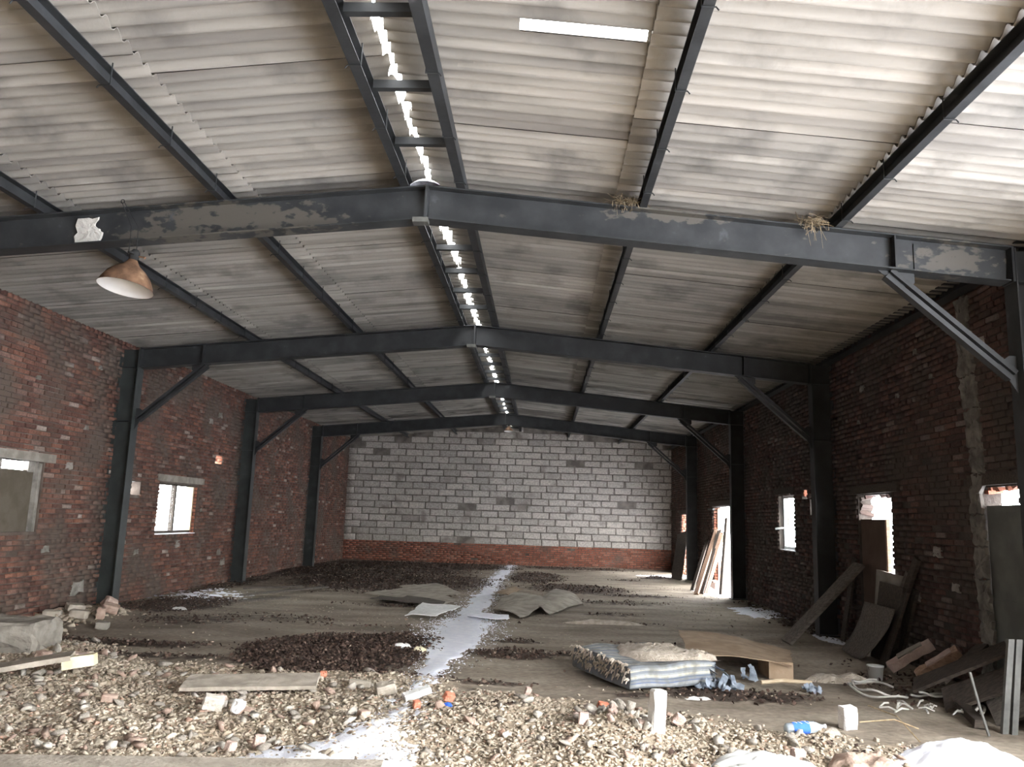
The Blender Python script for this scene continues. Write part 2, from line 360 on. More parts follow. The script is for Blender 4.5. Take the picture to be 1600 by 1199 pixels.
# cast threshold the camera looks over, a corner of it shows bottom left
t = MB(); t.bar((-5.5, 4.70, .02), (.35, 5.26, .03), .9, .16, n=14, jit=.015).obj('trim_1', 'concrete'); tag(bpy.data.objects['trim_1'], 'pale concrete threshold strip at the very front of the floor', kind='structure')

# ---------------------------------------------------------------- walls
def zr(x): return RT-SL*abs(x-XR)            # top of the rafters
def slab(name, X0, X1, Y0, Y1, Z1, ops, m):
    """wall plate between X0 (room face) and X1 with openings (y0,y1,z0,z1)"""
    ys = sorted({Y0, Y1, *[o[0] for o in ops], *[o[1] for o in ops]}); zs = sorted({-.15, Z1, *[o[2] for o in ops], *[o[3] for o in ops]})
    hole = lambda a, b, c, d: any(o[0] <= a+1e-6 and b <= o[1]+1e-6 and o[2] <= c+1e-6 and d <= o[3]+1e-6 for o in ops)
    sol = {(i, j): not hole(ys[i], ys[i+1], zs[j], zs[j+1]) for i in range(len(ys)-1) for j in range(len(zs)-1)}
    b = MB()
    def q(*p): b.add(p, [(0, 1, 2, 3)])
    for (i, j), s in sol.items():
        if not s: continue
        y0, y1, z0, z1 = ys[i], ys[i+1], zs[j], zs[j+1]
        for X in (X0, X1): q((X, y0, z0), (X, y1, z0), (X, y1, z1), (X, y0, z1))
        for (di, dj), a in (((-1, 0), ((y0, z0), (y0, z1))), ((1, 0), ((y1, z0), (y1, z1))), ((0, -1), ((y0, z0), (y1, z0))), ((0, 1), ((y0, z1), (y1, z1)))):
            if not sol.get((i+di, j+dj), False):
                (ya, za), (yb, zb) = a; q((X0, ya, za), (X1, ya, za), (X1, yb, zb), (X0, yb, zb))
    return b.obj(name, m)
def jbrick(jit=.006):
    """a worn brick 1 x 1 x 1 about its centre on the wall plane, 16 faces"""
    b = MB(); v = []
    for sx in (-1, 1):
        for sy, sz in ((-1, -1), (1, -1), (1, 1), (-1, 1)):
            k = 1 if sx < 0 else .93
            v.append((sx*.5, sy*.5*k+(random.random()-.5)*jit*8, sz*.5*(k if sx < 0 else .86)+(random.random()-.5)*jit*14))
    b.add(v, [(0, 3, 2, 1), (4, 5, 6, 7), (0, 1, 5, 4), (1, 2, 6, 5), (2, 3, 7, 6), (3, 0, 4, 7)])
    return b
def lay(wall, name, mname, cells, frame, near, stuffname, nvar=8, limit=300):
    """cells: (a, b, z0, z1) along the wall; frame(a,z,out)->world; the nearest are objects, the rest one mesh"""
    cells = sorted(cells, key=near); P = [jbrick() for _ in range(nvar)]; ms = [p.mesh(name, mname) for p in P]
    R = frame.R
    for k, (a, b, z0, z1) in enumerate(cells[:limit]):
        j = lambda s: (random.random()-.5)*s
        o = bpy.data.objects.new(name, random.choice(ms)); COL.objects.link(o)
        d = .03+random.random()*.014
        o.matrix_world = Matrix.Translation(frame((a+b)/2, (z0+z1)/2, d/2-.012)) @ R.to_4x4() @ Matrix.Rotation(j(.02), 4, 'X') @ Matrix.Diagonal((d, b-a, z1-z0, 1))
        o.parent = wall
    rest = cells[limit:]
    if rest:
        parts = []; idx = rng.integers(0, nvar, len(rest)); Rn = np.array(R)
        for vi in range(nvar):
            sel = [rest[i] for i in np.nonzero(idx == vi)[0]]
            if not sel: continue
            T = np.zeros((len(sel), 3, 4))
            for n_, (a, b, z0, z1) in enumerate(sel):
                d = .03+random.random()*.014
                T[n_, :, :3] = Rn @ np.diag((d, b-a, z1-z0)); T[n_, :, 3] = frame((a+b)/2, (z0+z1)/2, d/2-.012)
            pv, pf = P[vi].v, P[vi].f; parts.append(scatter(pv, pf, T))
        v, f = joinf(parts); o = link(stuffname, npmesh(stuffname, v, f, mname), wall); o['kind'] = 'stuff'
class Frame:
    def __init__(s, origin, along, out):
        s.o = Vector(origin); s.a = Vector(along); s.n = Vector(out); s.R = Matrix((s.n, s.a, Vector((0, 0, 1)))).transposed()
    def __call__(s, a, z, out): return s.o+s.a*a+s.n*out+Vector((0, 0, z))
def courses(a0, a1, z0, z1, ch, L, ops=(), gap=.012, joint=.012, jit=.006, top=None, miss=.01):
    out = []; k = 0; z = z0
    while z+ch*.6 < z1:
        segs = [(a0, a1)]
        for o in ops:
            if o[2] < z+ch*.65 and o[3] > z+ch*.3:
                e0 = o[0]-random.random()*.05; e1 = o[1]+random.random()*.05; ns = []
                for s0, s1 in segs:
                    if e1 <= s0 or e0 >= s1: ns.append((s0, s1)); continue
                    if e0-s0 > .04: ns.append((s0, e0))
                    if s1-e1 > .04: ns.append((e1, s1))
                segs = ns
        for s0, s1 in segs:
            a = s0-(k % 2)*L/2 if k % 5 else s0-L*.25
            while a < s1:
                l = L if (k % 5 or ch > .2) else L/2
                l *= 1+(random.random()-.5)*.06
                p, q = max(a, s0), min(a+l-joint, s1)
                if q-p > .05 and random.random() > miss:
                    zt = z+ch-gap+(random.random()-.5)*jit
                    if top is None or zt < min(top(p), top(q))+.06: out.append((p, q, z+(random.random()-.5)*jit, zt))
                a += l
        z += ch; k += 1
    return out
# openings: (y0, y1, z0, z1)
OPL = [(15.7, 17.5, 1.2, 2.24), (18.3, 18.75, 2.78, 2.98), (14.6, 14.95, 1.95, 2.2), (10.2, 11.93, 1.32, 2.36)]
OPR = [(8.52, 9.22, -.05, 2.25), (11.6, 12.8, -.05, 2.26), (14.88, 15.08, 1.98, 2.26), (15.2, 15.52, 2.27, 2.46), (16.0, 17.05, 1.27, 2.38), (20.3, 23.5, -.05, 2.24), (26.25, 28.85, -.05, 2.05)]
wl = slab('wall_left', -HW, -HW-.25, -9.0, YB+.4, 4.70, OPL, 'mortar'); tag(wl, 'long red brick side wall, smeared with mortar', kind='structure')
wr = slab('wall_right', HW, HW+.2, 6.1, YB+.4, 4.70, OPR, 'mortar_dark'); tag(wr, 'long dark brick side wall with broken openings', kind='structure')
cl = courses(1.0, YB, -.02, 4.68, .077, .262, OPL)
near = lambda c: (c[0]+c[1])/2*1.0+abs((c[2]+c[3])/2-2.6)*1.6+(30 if (c[0]+c[1])/2 < 10.6 else 0)
lay(wl, 'brick', 'brick_left', cl, Frame((-HW, 0, 0), (0, 1, 0), (1, 0, 0)), near, 'brick_courses')
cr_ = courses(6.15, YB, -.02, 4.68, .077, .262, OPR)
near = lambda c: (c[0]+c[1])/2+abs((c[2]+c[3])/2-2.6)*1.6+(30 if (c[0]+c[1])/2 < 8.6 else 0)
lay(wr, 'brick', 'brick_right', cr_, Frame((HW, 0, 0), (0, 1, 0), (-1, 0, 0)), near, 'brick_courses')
# back wall: mortar plate, ten-odd brick courses, then pale blocks up to the roof line
zt = lambda x: zr(x)+.19
b = MB(); pr = [(-HW-.4, -.15), (HW+.4, -.15), (HW+.4, zt(HW+.4)), (XR, zt(XR)), (-HW-.4, zt(-HW-.4))]
b.extr(pr, (0, YB, 0), (0, YB+.3, 0), (1, 0, 0), (0, 0, 1)); wb = b.obj('wall_back', 'mortar_block'); tag(wb, 'end wall of pale blocks above a low band of red brick', kind='structure')
fb = Frame((0, YB, 0), (1, 0, 0), (0, -1, 0))
blocks = courses(-HW, HW, .735, 5.4, .2535, .655, gap=.026, joint=.03, jit=.014, top=zt, miss=.012)
lay(wb, 'block', 'block', blocks, fb, lambda c: -(c[2]+c[3])-(c[0]+c[1])*.05 if False else abs((c[0]+c[1])/2-1.5), 'block_courses')
lay(wb, 'brick', 'brick_plinth', courses(-HW, HW, -.02, .735, .077, .262), fb, lambda c: abs((c[0]+c[1])/2-2.5)*.2-c[2], 'brick_courses')
b = MB(); b.box((-HW, YB-.016, -.1), (HW, YB+.01, .735)).obj('mortar_bed', 'mortar', wb)
# the side of the hall behind the camera: end wall, and the rest of the right wall beyond the open gate bay
b = MB(); b.extr(pr, (0, -9.3, 0), (0, -9.0, 0), (1, 0, 0), (0, 0, 1)); wf = b.obj('wall_front', 'mortar'); tag(wf, 'end wall behind the camera', kind='structure')
wg = slab('wall_gate', HW, HW+.4, -9.0, -6.5, 4.70, [], 'mortar_dark'); tag(wg, 'side wall before the open gate bay', kind='structure')
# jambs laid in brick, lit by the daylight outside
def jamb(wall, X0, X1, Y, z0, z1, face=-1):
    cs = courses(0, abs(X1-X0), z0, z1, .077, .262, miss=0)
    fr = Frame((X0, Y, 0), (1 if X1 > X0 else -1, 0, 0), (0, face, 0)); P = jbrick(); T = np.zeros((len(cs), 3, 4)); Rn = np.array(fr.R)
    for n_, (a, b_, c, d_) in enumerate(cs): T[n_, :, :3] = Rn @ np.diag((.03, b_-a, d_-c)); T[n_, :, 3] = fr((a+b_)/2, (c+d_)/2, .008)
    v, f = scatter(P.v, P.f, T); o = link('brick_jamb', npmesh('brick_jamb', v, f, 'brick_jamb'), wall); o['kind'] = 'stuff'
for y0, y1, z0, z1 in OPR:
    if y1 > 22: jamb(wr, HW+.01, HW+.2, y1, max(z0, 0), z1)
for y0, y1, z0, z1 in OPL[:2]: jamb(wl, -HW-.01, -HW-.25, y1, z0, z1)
# lintels
for w, X, x2, y0, y1, z in ((wl, -HW, -HW-.3, 10.0, 12.15, 2.36), (wl, -HW, -HW-.3, 15.55, 17.7, 2.26), (wr, HW, HW+.3, 11.3, 13.0, 2.28), (wr, HW, HW+.3, 8.4, 9.45, 2.27), (wr, HW, HW+.3, 20.1, 23.8, 2.26), (wr, HW, HW+.3, 26.0, 29.1, 2.07), (wr, HW, HW+.3, 15.9, 17.2, 2.4)):
    s = -1 if X > 0 else 1
    MB().box((min(X+s*.05, x2), y0, z), (max(X+s*.05, x2), y1, z+.13)).obj('lintel', 'concrete_dark' if w is wl else 'wood_dark', w)
# rough patches: ragged blob plates
def blob(name, m, pts, parent=None, thick=.03, axis='x', seed=0, sub=7, origin=None):
    """an irregular plate through the outline pts, with a bumpy face. axis: normal direction"""
    random.seed(seed+11); n = len(pts); ring = []
    for i in range(n):
        a, b2 = Vector(pts[i]), Vector(pts[(i+1) % n])
        for k in range(sub):
            p = a.lerp(b2, k/sub); L = (b2-a).length; ring.append(p+Vector((random.random()-.5, random.random()-.5, random.random()-.5))*min(L*.18, .09)*(0 if k == 0 else 1))
    c = sum(ring, Vector())/len(ring); nv = Vector({'x': (1, 0, 0), '-x': (-1, 0, 0), '-y': (0, -1, 0), 'z': (0, 0, 1)}[axis])
    nn = len(ring); vs = []
    for s_, h in ((1, 0), (.93, thick), (.6, thick*1.25), (.25, thick*1.1)):
        for p in ring:
            q = c+(p-c)*s_; q = q-nv*(q-c).dot(nv)+nv*(h*(1+(random.random()-.5)*.5)); vs.append(q)
    fs = [(nn*i+j, nn*i+(j+1) % nn, nn*(i+1)+(j+1) % nn, nn*(i+1)+j) for i in range(3) for j in range(nn)]+[tuple(3*nn+j for j in range(nn))]
    return MB().add(vs, fs).obj(name, m, parent, origin=origin)
XW = HW-.012
seam = [(4.5, 9.53, 9.22), (4.0, 9.5, 9.2), (3.55, 9.52, 9.18), (3.15, 9.46, 9.12), (2.7, 9.4, 9.1), (2.42, 9.36, 9.1), (1.95, 9.45, 9.2), (1.6, 9.4, 9.16), (1.25, 9.42, 9.14), (.9, 9.38, 9.12), (.55, 9.38, 9.12), (.1, 9.4, 9.1)]
for k in range(len(seam)-1):
    (za, a0, a1), (zb_, b0, b1) = seam[k], seam[k+1]
    blob('mortar_patch', 'plaster_dark', [(XW, a0, za), (XW, a1, za), (XW, b1, zb_), (XW, b0, zb_)], wr, .035, '-x', k)
for k, (y, z, s_) in enumerate([(10.6, 4.1, .07), (11.2, 3.6, .06), (12.6, 3.4, .06), (9.0, 3.9, .08), (10.2, 3.7, .06), (12.4, 3.9, .1), (10.3, 1.5, .12), (9.9, 1.1, .1), (10.9, .9, .1)]):
    blob('mortar_patch', 'plaster', [(XW, y-s_, z-s_*.6), (XW, y+s_, z-s_*.5), (XW, y+s_*.8, z+s_*.6), (XW, y-s_*.7, z+s_*.5)], wr, .02, '-x', 40+k, 3)
XL = -HW+.012
for k, (y, z, s_) in enumerate([(12.55, 2.35, .1), (12.9, 3.0, .07), (11.5, 3.6, .06), (13.1, 4.05, .07), (12.2, 1.05, .1), (16.7, 1.0, .14), (18.9, .75, .12), (19.2, .5, .15), (13.2, .4, .2), (15.0, .9, .1), (17.7, 1.7, .07), (17.8, 3.7, .12), (18.3, 3.9, .12)]):
    blob('mortar_patch', 'plaster', [(XL, y-s_, z-s_*.6), (XL, y+s_, z-s_*.5), (XL, y+s_*.8, z+s_*.6), (XL, y-s_*.7, z+s_*.5)], wl, .02, 'x', 60+k, 3)
# jagged broken brick edge around the holes
def teeth(wall, X, y0, y1, z0, z1, s, n=10, m='brick_jamb'):
    random.seed(int(y0*10))
    for k in range(n):
        t_ = random.random(); side = random.choice((0, 1, 2)); y, z = ((y0, z0+(z1-z0)*t_), (y1, z0+(z1-z0)*t_), (y0+(y1-y0)*t_, z1))[side]
        a = .04+random.random()*.05
        v = jbrick(.03); e = v.mesh('brick', m); o = link('brick', e); o.matrix_world = Matrix.Translation((X+s*.12, y, z)) @ Euler((random.uniform(-.4, .4), random.uniform(-.3, .3), random.uniform(-.3, .3))).to_matrix().to_4x4() @ Matrix.Diagonal((.2, a, .055, 1)); o.parent = wall
teeth(wr, HW, 15.2, 15.52, 2.27, 2.46, 1, 9); teeth(wr, HW, 11.6, 12.8, 1.9, 2.26, 1, 14, 'brick_right'); teeth(wl, -HW, 18.3, 18.75, 2.78, 2.98, -1, 6)
teeth(wr, HW, 8.52, 9.22, 2.06, 2.25, 1, 8); teeth(wl, -HW, 14.6, 14.95, 1.95, 2.2, -1, 6, 'aerated')

# ---------------------------------------------------------------- roof: corrugated sheets, each a part of the ceiling
PITCH = .1493; NW = 8
def corr(length, y_w=NW*PITCH, amp=.030, t=.008, hole=None, ragged=0, sides=7):
    """sheet along x 0..length, waves along y"""
    n = NW*sides; xs = [0, .5*length, length] if not hole else [0, hole[0], hole[1], length]
    if ragged: xs = [0, .05, length*.5, length]
    v = []; f = []; ny = n+1
    rag = [random.random() for _ in range(ny)]
    for lay_ in (0, 1):
        for i, x in enumerate(xs):
            for j in range(ny):
                y = y_w*j/n; xx = x
                if ragged and i == 0: xx = -ragged*(vnoise(y*9+random.random()*.15, ragged*77).item()**2)*1.4
                v.append((xx, y, amp*math.sin(2*math.pi*j/sides-math.pi/2)+lay_*t))
    nx = len(xs); o = nx*ny
    for i in range(nx-1):
        for j in range(n):
            if hole and i == 1 and hole[2] <= j < hole[3]: continue
            a = i*ny+j; f.append((a, a+1, a+ny+1, a+ny)); f.append((o+a, o+a+ny, o+a+ny+1, o+a+1))
    for j in range(n):
        for a in (j, (nx-1)*ny+j): q = len(v); v += [v[a], v[o+a], v[o+a+1], v[a+1]]; f.append((q, q+1, q+2, q+3))   # cut edge, own points so the waves shade cleanly
    m = MB(); m.add(v, f); return m
ceil = empty('ceiling'); tag(ceil, 'underside of the gabled roof of corrugated grey fibre cement sheets', kind='structure')
SLA = math.atan(SL)
rows = {1: [(.075, 2.24), (2.02, 4.42), (4.18, 6.75)], -1: [(.0, 2.02), (1.82, 3.98), (3.74, 6.85)]}
def build_roof():
    random.seed(5); meshes = {}
    for s in (1, -1):
        for ri, (x0, x1) in enumerate(rows[s]):
            for kk in range(2): meshes[s, ri, kk] = corr((x1-x0)/math.cos(SLA), ragged=(.045 if kk else .07) if ri == 0 else 0).mesh('roof_sheet', 'roof', True)
    holed = corr((2.24-.1)/math.cos(SLA), hole=(1.02, 1.93, 24, 28)).mesh('roof_sheet', 'roof', True)
    w = (NW-1)*PITCH
    for s in (1, -1):
        for ri, (x0, x1) in enumerate(rows[s]):
            y = 2.0-w*10-(3*PITCH*ri-3.5*PITCH if s > 0 else 2*PITCH*ri+.5); k = 0
            while y < YB+.2:
                m = meshes[s, ri, random.randint(0, 1)]
                if s == 1 and ri == 0 and y < 5.13 < y+w: m = holed
                gap = 0
                if ri == 0: gap = 0 if y > 28.5 else random.uniform(0, .02) if y < 8.2 else random.uniform(.015, .05)
                xa = x0+gap
                zc = RT+.145+.03-SL*abs(s*xa-XR)+(.024*(2-ri))+(.005 if k % 2 else 0)
                o = link('roof_sheet', m, None, (s*xa if s > 0 else -xa, y, zc))
                o.rotation_euler = (random.uniform(-.002, .002), SLA, random.uniform(-.004, .004))
                if s < 0:
                    o.rotation_euler = (0, SLA, math.pi+random.uniform(-.004, .004)); o.location.y = y+NW*PITCH
                o.parent = ceil; y += w; k += 1
build_roof()

# ---------------------------------------------------------------- steel frames
def isec(b, p, q, ax, depth, fl=.2, tf=.014, tw=.01):
    """I beam from p to q on the centre line; ax = direction of the depth; flanges spread along Y"""
    p = Vector(p); q = Vector(q); ax = Vector(ax).normalized(); Yv = Vector((0, 1, 0)); h = depth/2
    for s in (-1, 1):
        b.extr([(s*(h-tf), -fl/2), (s*h, -fl/2), (s*h, fl/2), (s*(h-tf), fl/2)], p, q, ax, Yv)
    b.extr([(-h+tf, -tw/2), (h-tf, -tw/2), (h-tf, tw/2), (-h+tf, tw/2)], p, q, ax, Yv)
XI, XO, BD = 5.912, 6.262, .3586
FY = [7.805, 13.805, 19.805, 25.805]
FL = ['nearest portal frame, dark steel with flaking paint stains across its beam', 'second portal frame from the front, dark steel on greenish columns', 'third portal frame from the front, dark steel, half hidden by the second', 'farthest portal frame of dark steel, close to the block end wall']
def frame(k, Y):
    r = empty('portal_frame', (XR, Y, 0)); tag(r, FL[k], 'steel frame', 'portal frames')
    mm = 'steel_worn' if k == 0 else 'steel'
    for s in (-1, 1):
        b = MB(); xc = s*(XI+XO)/2; isec(b, (xc, Y, -.05), (xc, Y, zr(xc)-.0), (1, 0, 0), .35, .22)
        c = b.obj('column', 'steel_green' if s < 0 else 'steel', r)
        for z in (3.22, zr(XI)-BD):
            b = MB(); b.box((min(s*XI, s*XO)+.014*1, Y-.105, z-.006), (max(s*XI, s*XO)-.014, Y+.105, z+.006)); b.obj('stiffener', 'steel', c)
        MB().box((min(s*XI, s*XO)-.03, Y-.16, Hs(xc, Y)-.03), (max(s*XI, s*XO)+.03, Y+.16, Hs(xc, Y)+.02)).obj('base_plate', 'steel', c)
        # rafter
        ax = Vector((s*SL, 0, 1)).normalized(); a0 = Vector((XR+s*.012, Y, RT))-ax*BD/2; x1 = s*(XI-.012) ; a1 = Vector((x1, Y, zr(x1)))-ax*BD/2
        b = MB(); isec(b, a0, a1, ax, BD, .2); ra = b.obj('rafter', mm, r)
        for x in (s*4.77,):
            b = MB(); b.box((x-.008, Y-.1, zr(x)-BD+.014), (x+.008, Y+.1, zr(x)-.014)); b.obj('stiffener', 'steel', ra)
        MB().box((s*XI-(.024 if s > 0 else 0), Y-.1, zr(XI)-BD), (s*XI+(0 if s > 0 else .024), Y+.1, zr(XI))).obj('end_plate', 'steel', ra)
        if k == 0 and s > 0:   # doubler plate towards the right column
            MB().extr([(4.98, zr(4.98)-.05), (5.86, zr(5.86)-.05), (5.86, zr(5.86)-BD+.03), (4.98, zr(4.98)-BD+.03)], (0, Y-.02, 0), (0, Y-.006, 0), (1, 0, 0), (0, 0, 1)).obj('doubler_plate', 'steel_worn', ra)
        # knee brace: two parallel angles with a slot between, gussets at both ends
        p = Vector((s*4.72, Y, zr(4.72)-BD-.03)); q = Vector((s*(XI-.05), Y, 3.26)); d = (q-p).normalized(); n = Vector((0, 1, 0)).cross(d)
        kb = MB()
        for e in (-1, 1):
            c_ = n*(e*.038); kb.extr([(-.022, -.05), (.022, -.05), (.022, -.038), (.022*e*-1+.022*e, -.038), (.022, .05), (.0, .05), (-.022, -.03)][:3]+[(.022, -.044), (.022, .05), (-.022, .05)], p+c_, q+c_, n, (0, 1, 0))
        kb = kb.obj('knee_brace', 'galv' if (k == 0 and s > 0) and False else 'steel', r)
        for (c_, zz) in ((p, 1), (q, -1)):
            g_ = MB(); tri = [(0, 0), (.26, 0), (.0, .26)] if zz > 0 else [(0, 0), (-.22, 0), (0, -.22)]
            if zz > 0: prof = [(s*(4.62), zr(4.62)-BD), (s*4.98, zr(4.98)-BD), (s*4.98, zr(4.98)-BD-.1), (s*4.84, zr(4.8)-BD-.17)]
            else: prof = [(s*XI, 3.08), (s*XI, 3.46), (s*(XI-.07), 3.46), (s*(XI-.17), 3.38)]
            g_.extr(prof, (0, Y-.006, 0), (0, Y+.006, 0), (1, 0, 0), (0, 0, 1)); g_.obj('gusset', 'steel', kb)
    b = MB(); b.box((XR-.014, Y-.11, RT-BD-.02), (XR+.014, Y+.11, RT+.005)); b.obj('apex_plate', 'steel', r)
    if k < 3:
        b = MB(); b.box((XR-.13, Y-.12, RT-BD-.045), (XR+.03, Y+.0, RT-BD+.005)); b.obj('bracket', 'galv', r)
    return r
FR = [frame(k, y) for k, y in enumerate(FY)]
Y0 = FY[0]
o = blob('mortar_patch', 'white_plaster', [(-3.60, Y0-.022, 4.42), (-3.33, Y0-.022, 4.43), (-3.31, Y0-.022, 4.55), (-3.4, Y0-.022, 4.62), (-3.37, Y0-.022, 4.72), (-3.6, Y0-.022, 4.70)], FR[0], .018, '-y', 3, 4); tag(o, 'smear of white plaster on the beam web')

# ---------------------------------------------------------------- purlins
def purlin(x, label, side, w=.075, h=.14, y0=2.0, extra=0):
    z = zr(x)+.004; r = empty('roof_purlin', (x, FY[0], z)); tag(r, label, 'purlin', 'roof purlins')
    t_ = .008; s = side; pr = [(-s*w/2, 0), (s*w/2, 0), (s*w/2, t_), (-s*(w/2-t_), t_), (-s*(w/2-t_), h-t_), (s*w/2, h-t_), (s*w/2, h), (-s*w/2, h)]
    if s < 0: pr = pr[::-1]
    b = MB(); b.extr(pr, (x, y0, z), (x, YB-.02, z), (1, 0, 0), (0, 0, 1)); ch = b.obj('channel', 'steel', r)
    y = 4.45+random.random()*.1
    while y < 20:                                    # hook bolts gripping the channel from the sheet above
        if all(abs(y-f) > .2 for f in FY):
            e = -1 if x < .2 else 1; xx = x+(w/2+.006)*(1 if x < .2 else -1)
            hb = MB(); hb.tube([(xx, y, z+h+.03), (xx, y, z-.012), (xx-(w+.012)*(1 if x < .2 else -1), y+.0, z-.012), (xx-(w+.03)*(1 if x < .2 else -1), y, z-.035)], .0055, 5); hb.obj('hook_bolt', 'steel', r)
        y += .98+random.uniform(-.06, .06)
    return r
random.seed(21)
purlin(-2.06, 'purlin halfway up the left roof slope, between the ridge pair and the outermost left one', 1)
purlin(-3.95, 'outermost purlin on the left slope, passing behind the hanging lamp', 1)
purlin(2.28, 'purlin halfway up the right roof slope, under a wavy lap of sheets', -1)
purlin(4.22, 'outermost free purlin of the right slope, below the brightest sheets', -1)
ra = purlin(-.16, 'left one of the two purlins flanking the ridge slit', 1, .09)
rb = purlin(.42, 'right one of the two purlins flanking the ridge slit', -1, .09)
ev = purlin(6.17, 'dark eaves beam resting along the top of the right brick wall', -1, .16, .17, 7.9)
for o in ev.children:
    if o.name.startswith('hook_bolt'): bpy.data.objects.remove(o)
y = 3.97; random.seed(8)
while y < YB:
    if all(abs(y-f) > .1 for f in FY):
        b = MB(); z = RT+.01
        b.extr([(-.03, 0), (.03, 0), (.03, .006), (-.024, .006), (-.024, .07), (-.03, .07)], (-.115, y, z+.03), (.375, y, z+.03), (0, 1, 0), (0, 0, 1)); b.obj('crosspiece', 'steel', ra)
    y += .98

# ---------------------------------------------------------------- windows and doors in the openings
def winbox(name, X, y0, y1, z0, z1, m, mull=(), label=None, w=.06, kind='structure'):
    r = empty(name, (X, y0, z0)); tag(r, label, kind=kind)
    b = MB()
    for a, c in (((y0, z0), (y0+w, z1)), ((y1-w, z0), (y1, z1)), ((y0+w, z0), (y1-w, z0+w)), ((y0+w, z1-w), (y1-w, z1))): b.box((X-.035, a[0], a[1]), (X+.035, c[0], c[1]))
    b.obj('window_frame', m, r)
    for y in mull: MB().box((X-.045, y-w*.7, z0), (X+.045, y+w*.7, z1)).obj('mullion', m, r)
    return r
w1 = winbox('window_1', -HW-.12, 15.72, 17.48, 1.22, 2.24, 'wood_dark', (16.62,), 'small left window with a dark mullion and a pale inner jamb', .05)
MB().box((-HW-.35, 17.36, 1.27), (-HW-.04, 17.41, 2.19)).obj('casement', 'wood_pale', w1)
MB().box((-HW-.125, 15.77, 1.27), (-HW-.119, 16.58, 2.19)).obj('pane', 'glass', w1)
MB().box((-HW-.125, 16.66, 1.27), (-HW-.119, 17.28, 2.19)).obj('pane', 'glass', w1)
MB().bar((-HW-.1, 15.7, 1.205), (-HW-.1, 17.5, 1.205), .24, .02, n=6, jit=.012).obj('window_sill', 'snow', w1)
w2 = winbox('window_2', HW+.12, 16.02, 17.03, 1.3, 2.38, 'white_plastic', (), 'tall narrow right window with a pale frame and an open handle', .055)
MB().box((HW+.117, 16.07, 1.35), (HW+.123, 16.98, 2.33)).obj('pane', 'glass', w2)
MB().tube([(HW+.1, 16.98, 1.72), (HW+.02, 17.02, 1.72), (HW-.06, 17.1, 1.70)], .022, 6).obj('handle', 'white_plastic', w2)
MB().bar((HW+.1, 16.0, 1.285), (HW+.1, 17.05, 1.285), .2, .02, n=5, jit=.012).obj('window_sill', 'snow', w2)
# bricked or boarded openings
MB().box((-HW-.16, 10.2, 1.3), (-HW-.1, 11.93, 2.22)).obj('plaster_panel', 'render_dull', wl)
MB().box((-HW-.15, 11.86, 1.3), (-HW-.02, 11.97, 2.34)).obj('mortar_edge', 'plaster', wl)
for a, c in ((10.0, 10.75), (10.98, 11.1), (11.7, 12.0)): MB().box((-HW-.16, a, 2.2), (-HW-.08, c, 2.37)).obj('mortar_edge', 'plaster', wl)
d1 = empty('door_1', (HW+.1, 8.85, 0)); tag(d1, 'closed grey door leaf filling the nearest right opening up to a bright slit', kind='structure')
MB().box((HW+.02, 8.44, -.02), (HW+.07, 9.2, 2.05)).obj('door_leaf', 'panel_grey', d1)
for zz in (.12, 1.0, 1.93): MB().box((HW+.005, 8.5, zz-.05), (HW+.022, 9.15, zz+.05)).obj('door_rail', 'panel_grey', d1)
d2 = empty('door_2', (HW+.1, 12.3, 0)); tag(d2, 'brown board closing the lower part of the ragged right doorway', kind='structure')
MB().box((HW+.03, 11.86, -.02), (HW+.05, 12.82, 1.9)).obj('board', 'ply_brown', d2)
MB().box((HW+.01, 11.83, -.02), (HW+.06, 11.88, 1.9)).obj('batten', 'wood_tan', d2)
d3 = empty('door_3', (HW, 22.5, 0)); tag(d3, 'open doorway on the right with boards leaning in it', kind='structure')
MB().box((HW+.1, 23.4, 0), (HW+.19, 23.46, 2.2)).obj('door_post', 'wood_tan', d3)
MB().box((HW-.04, 23.4, 2.16), (HW+.02, 24.1, 2.2)).obj('lintel_bar', 'galv', d3)

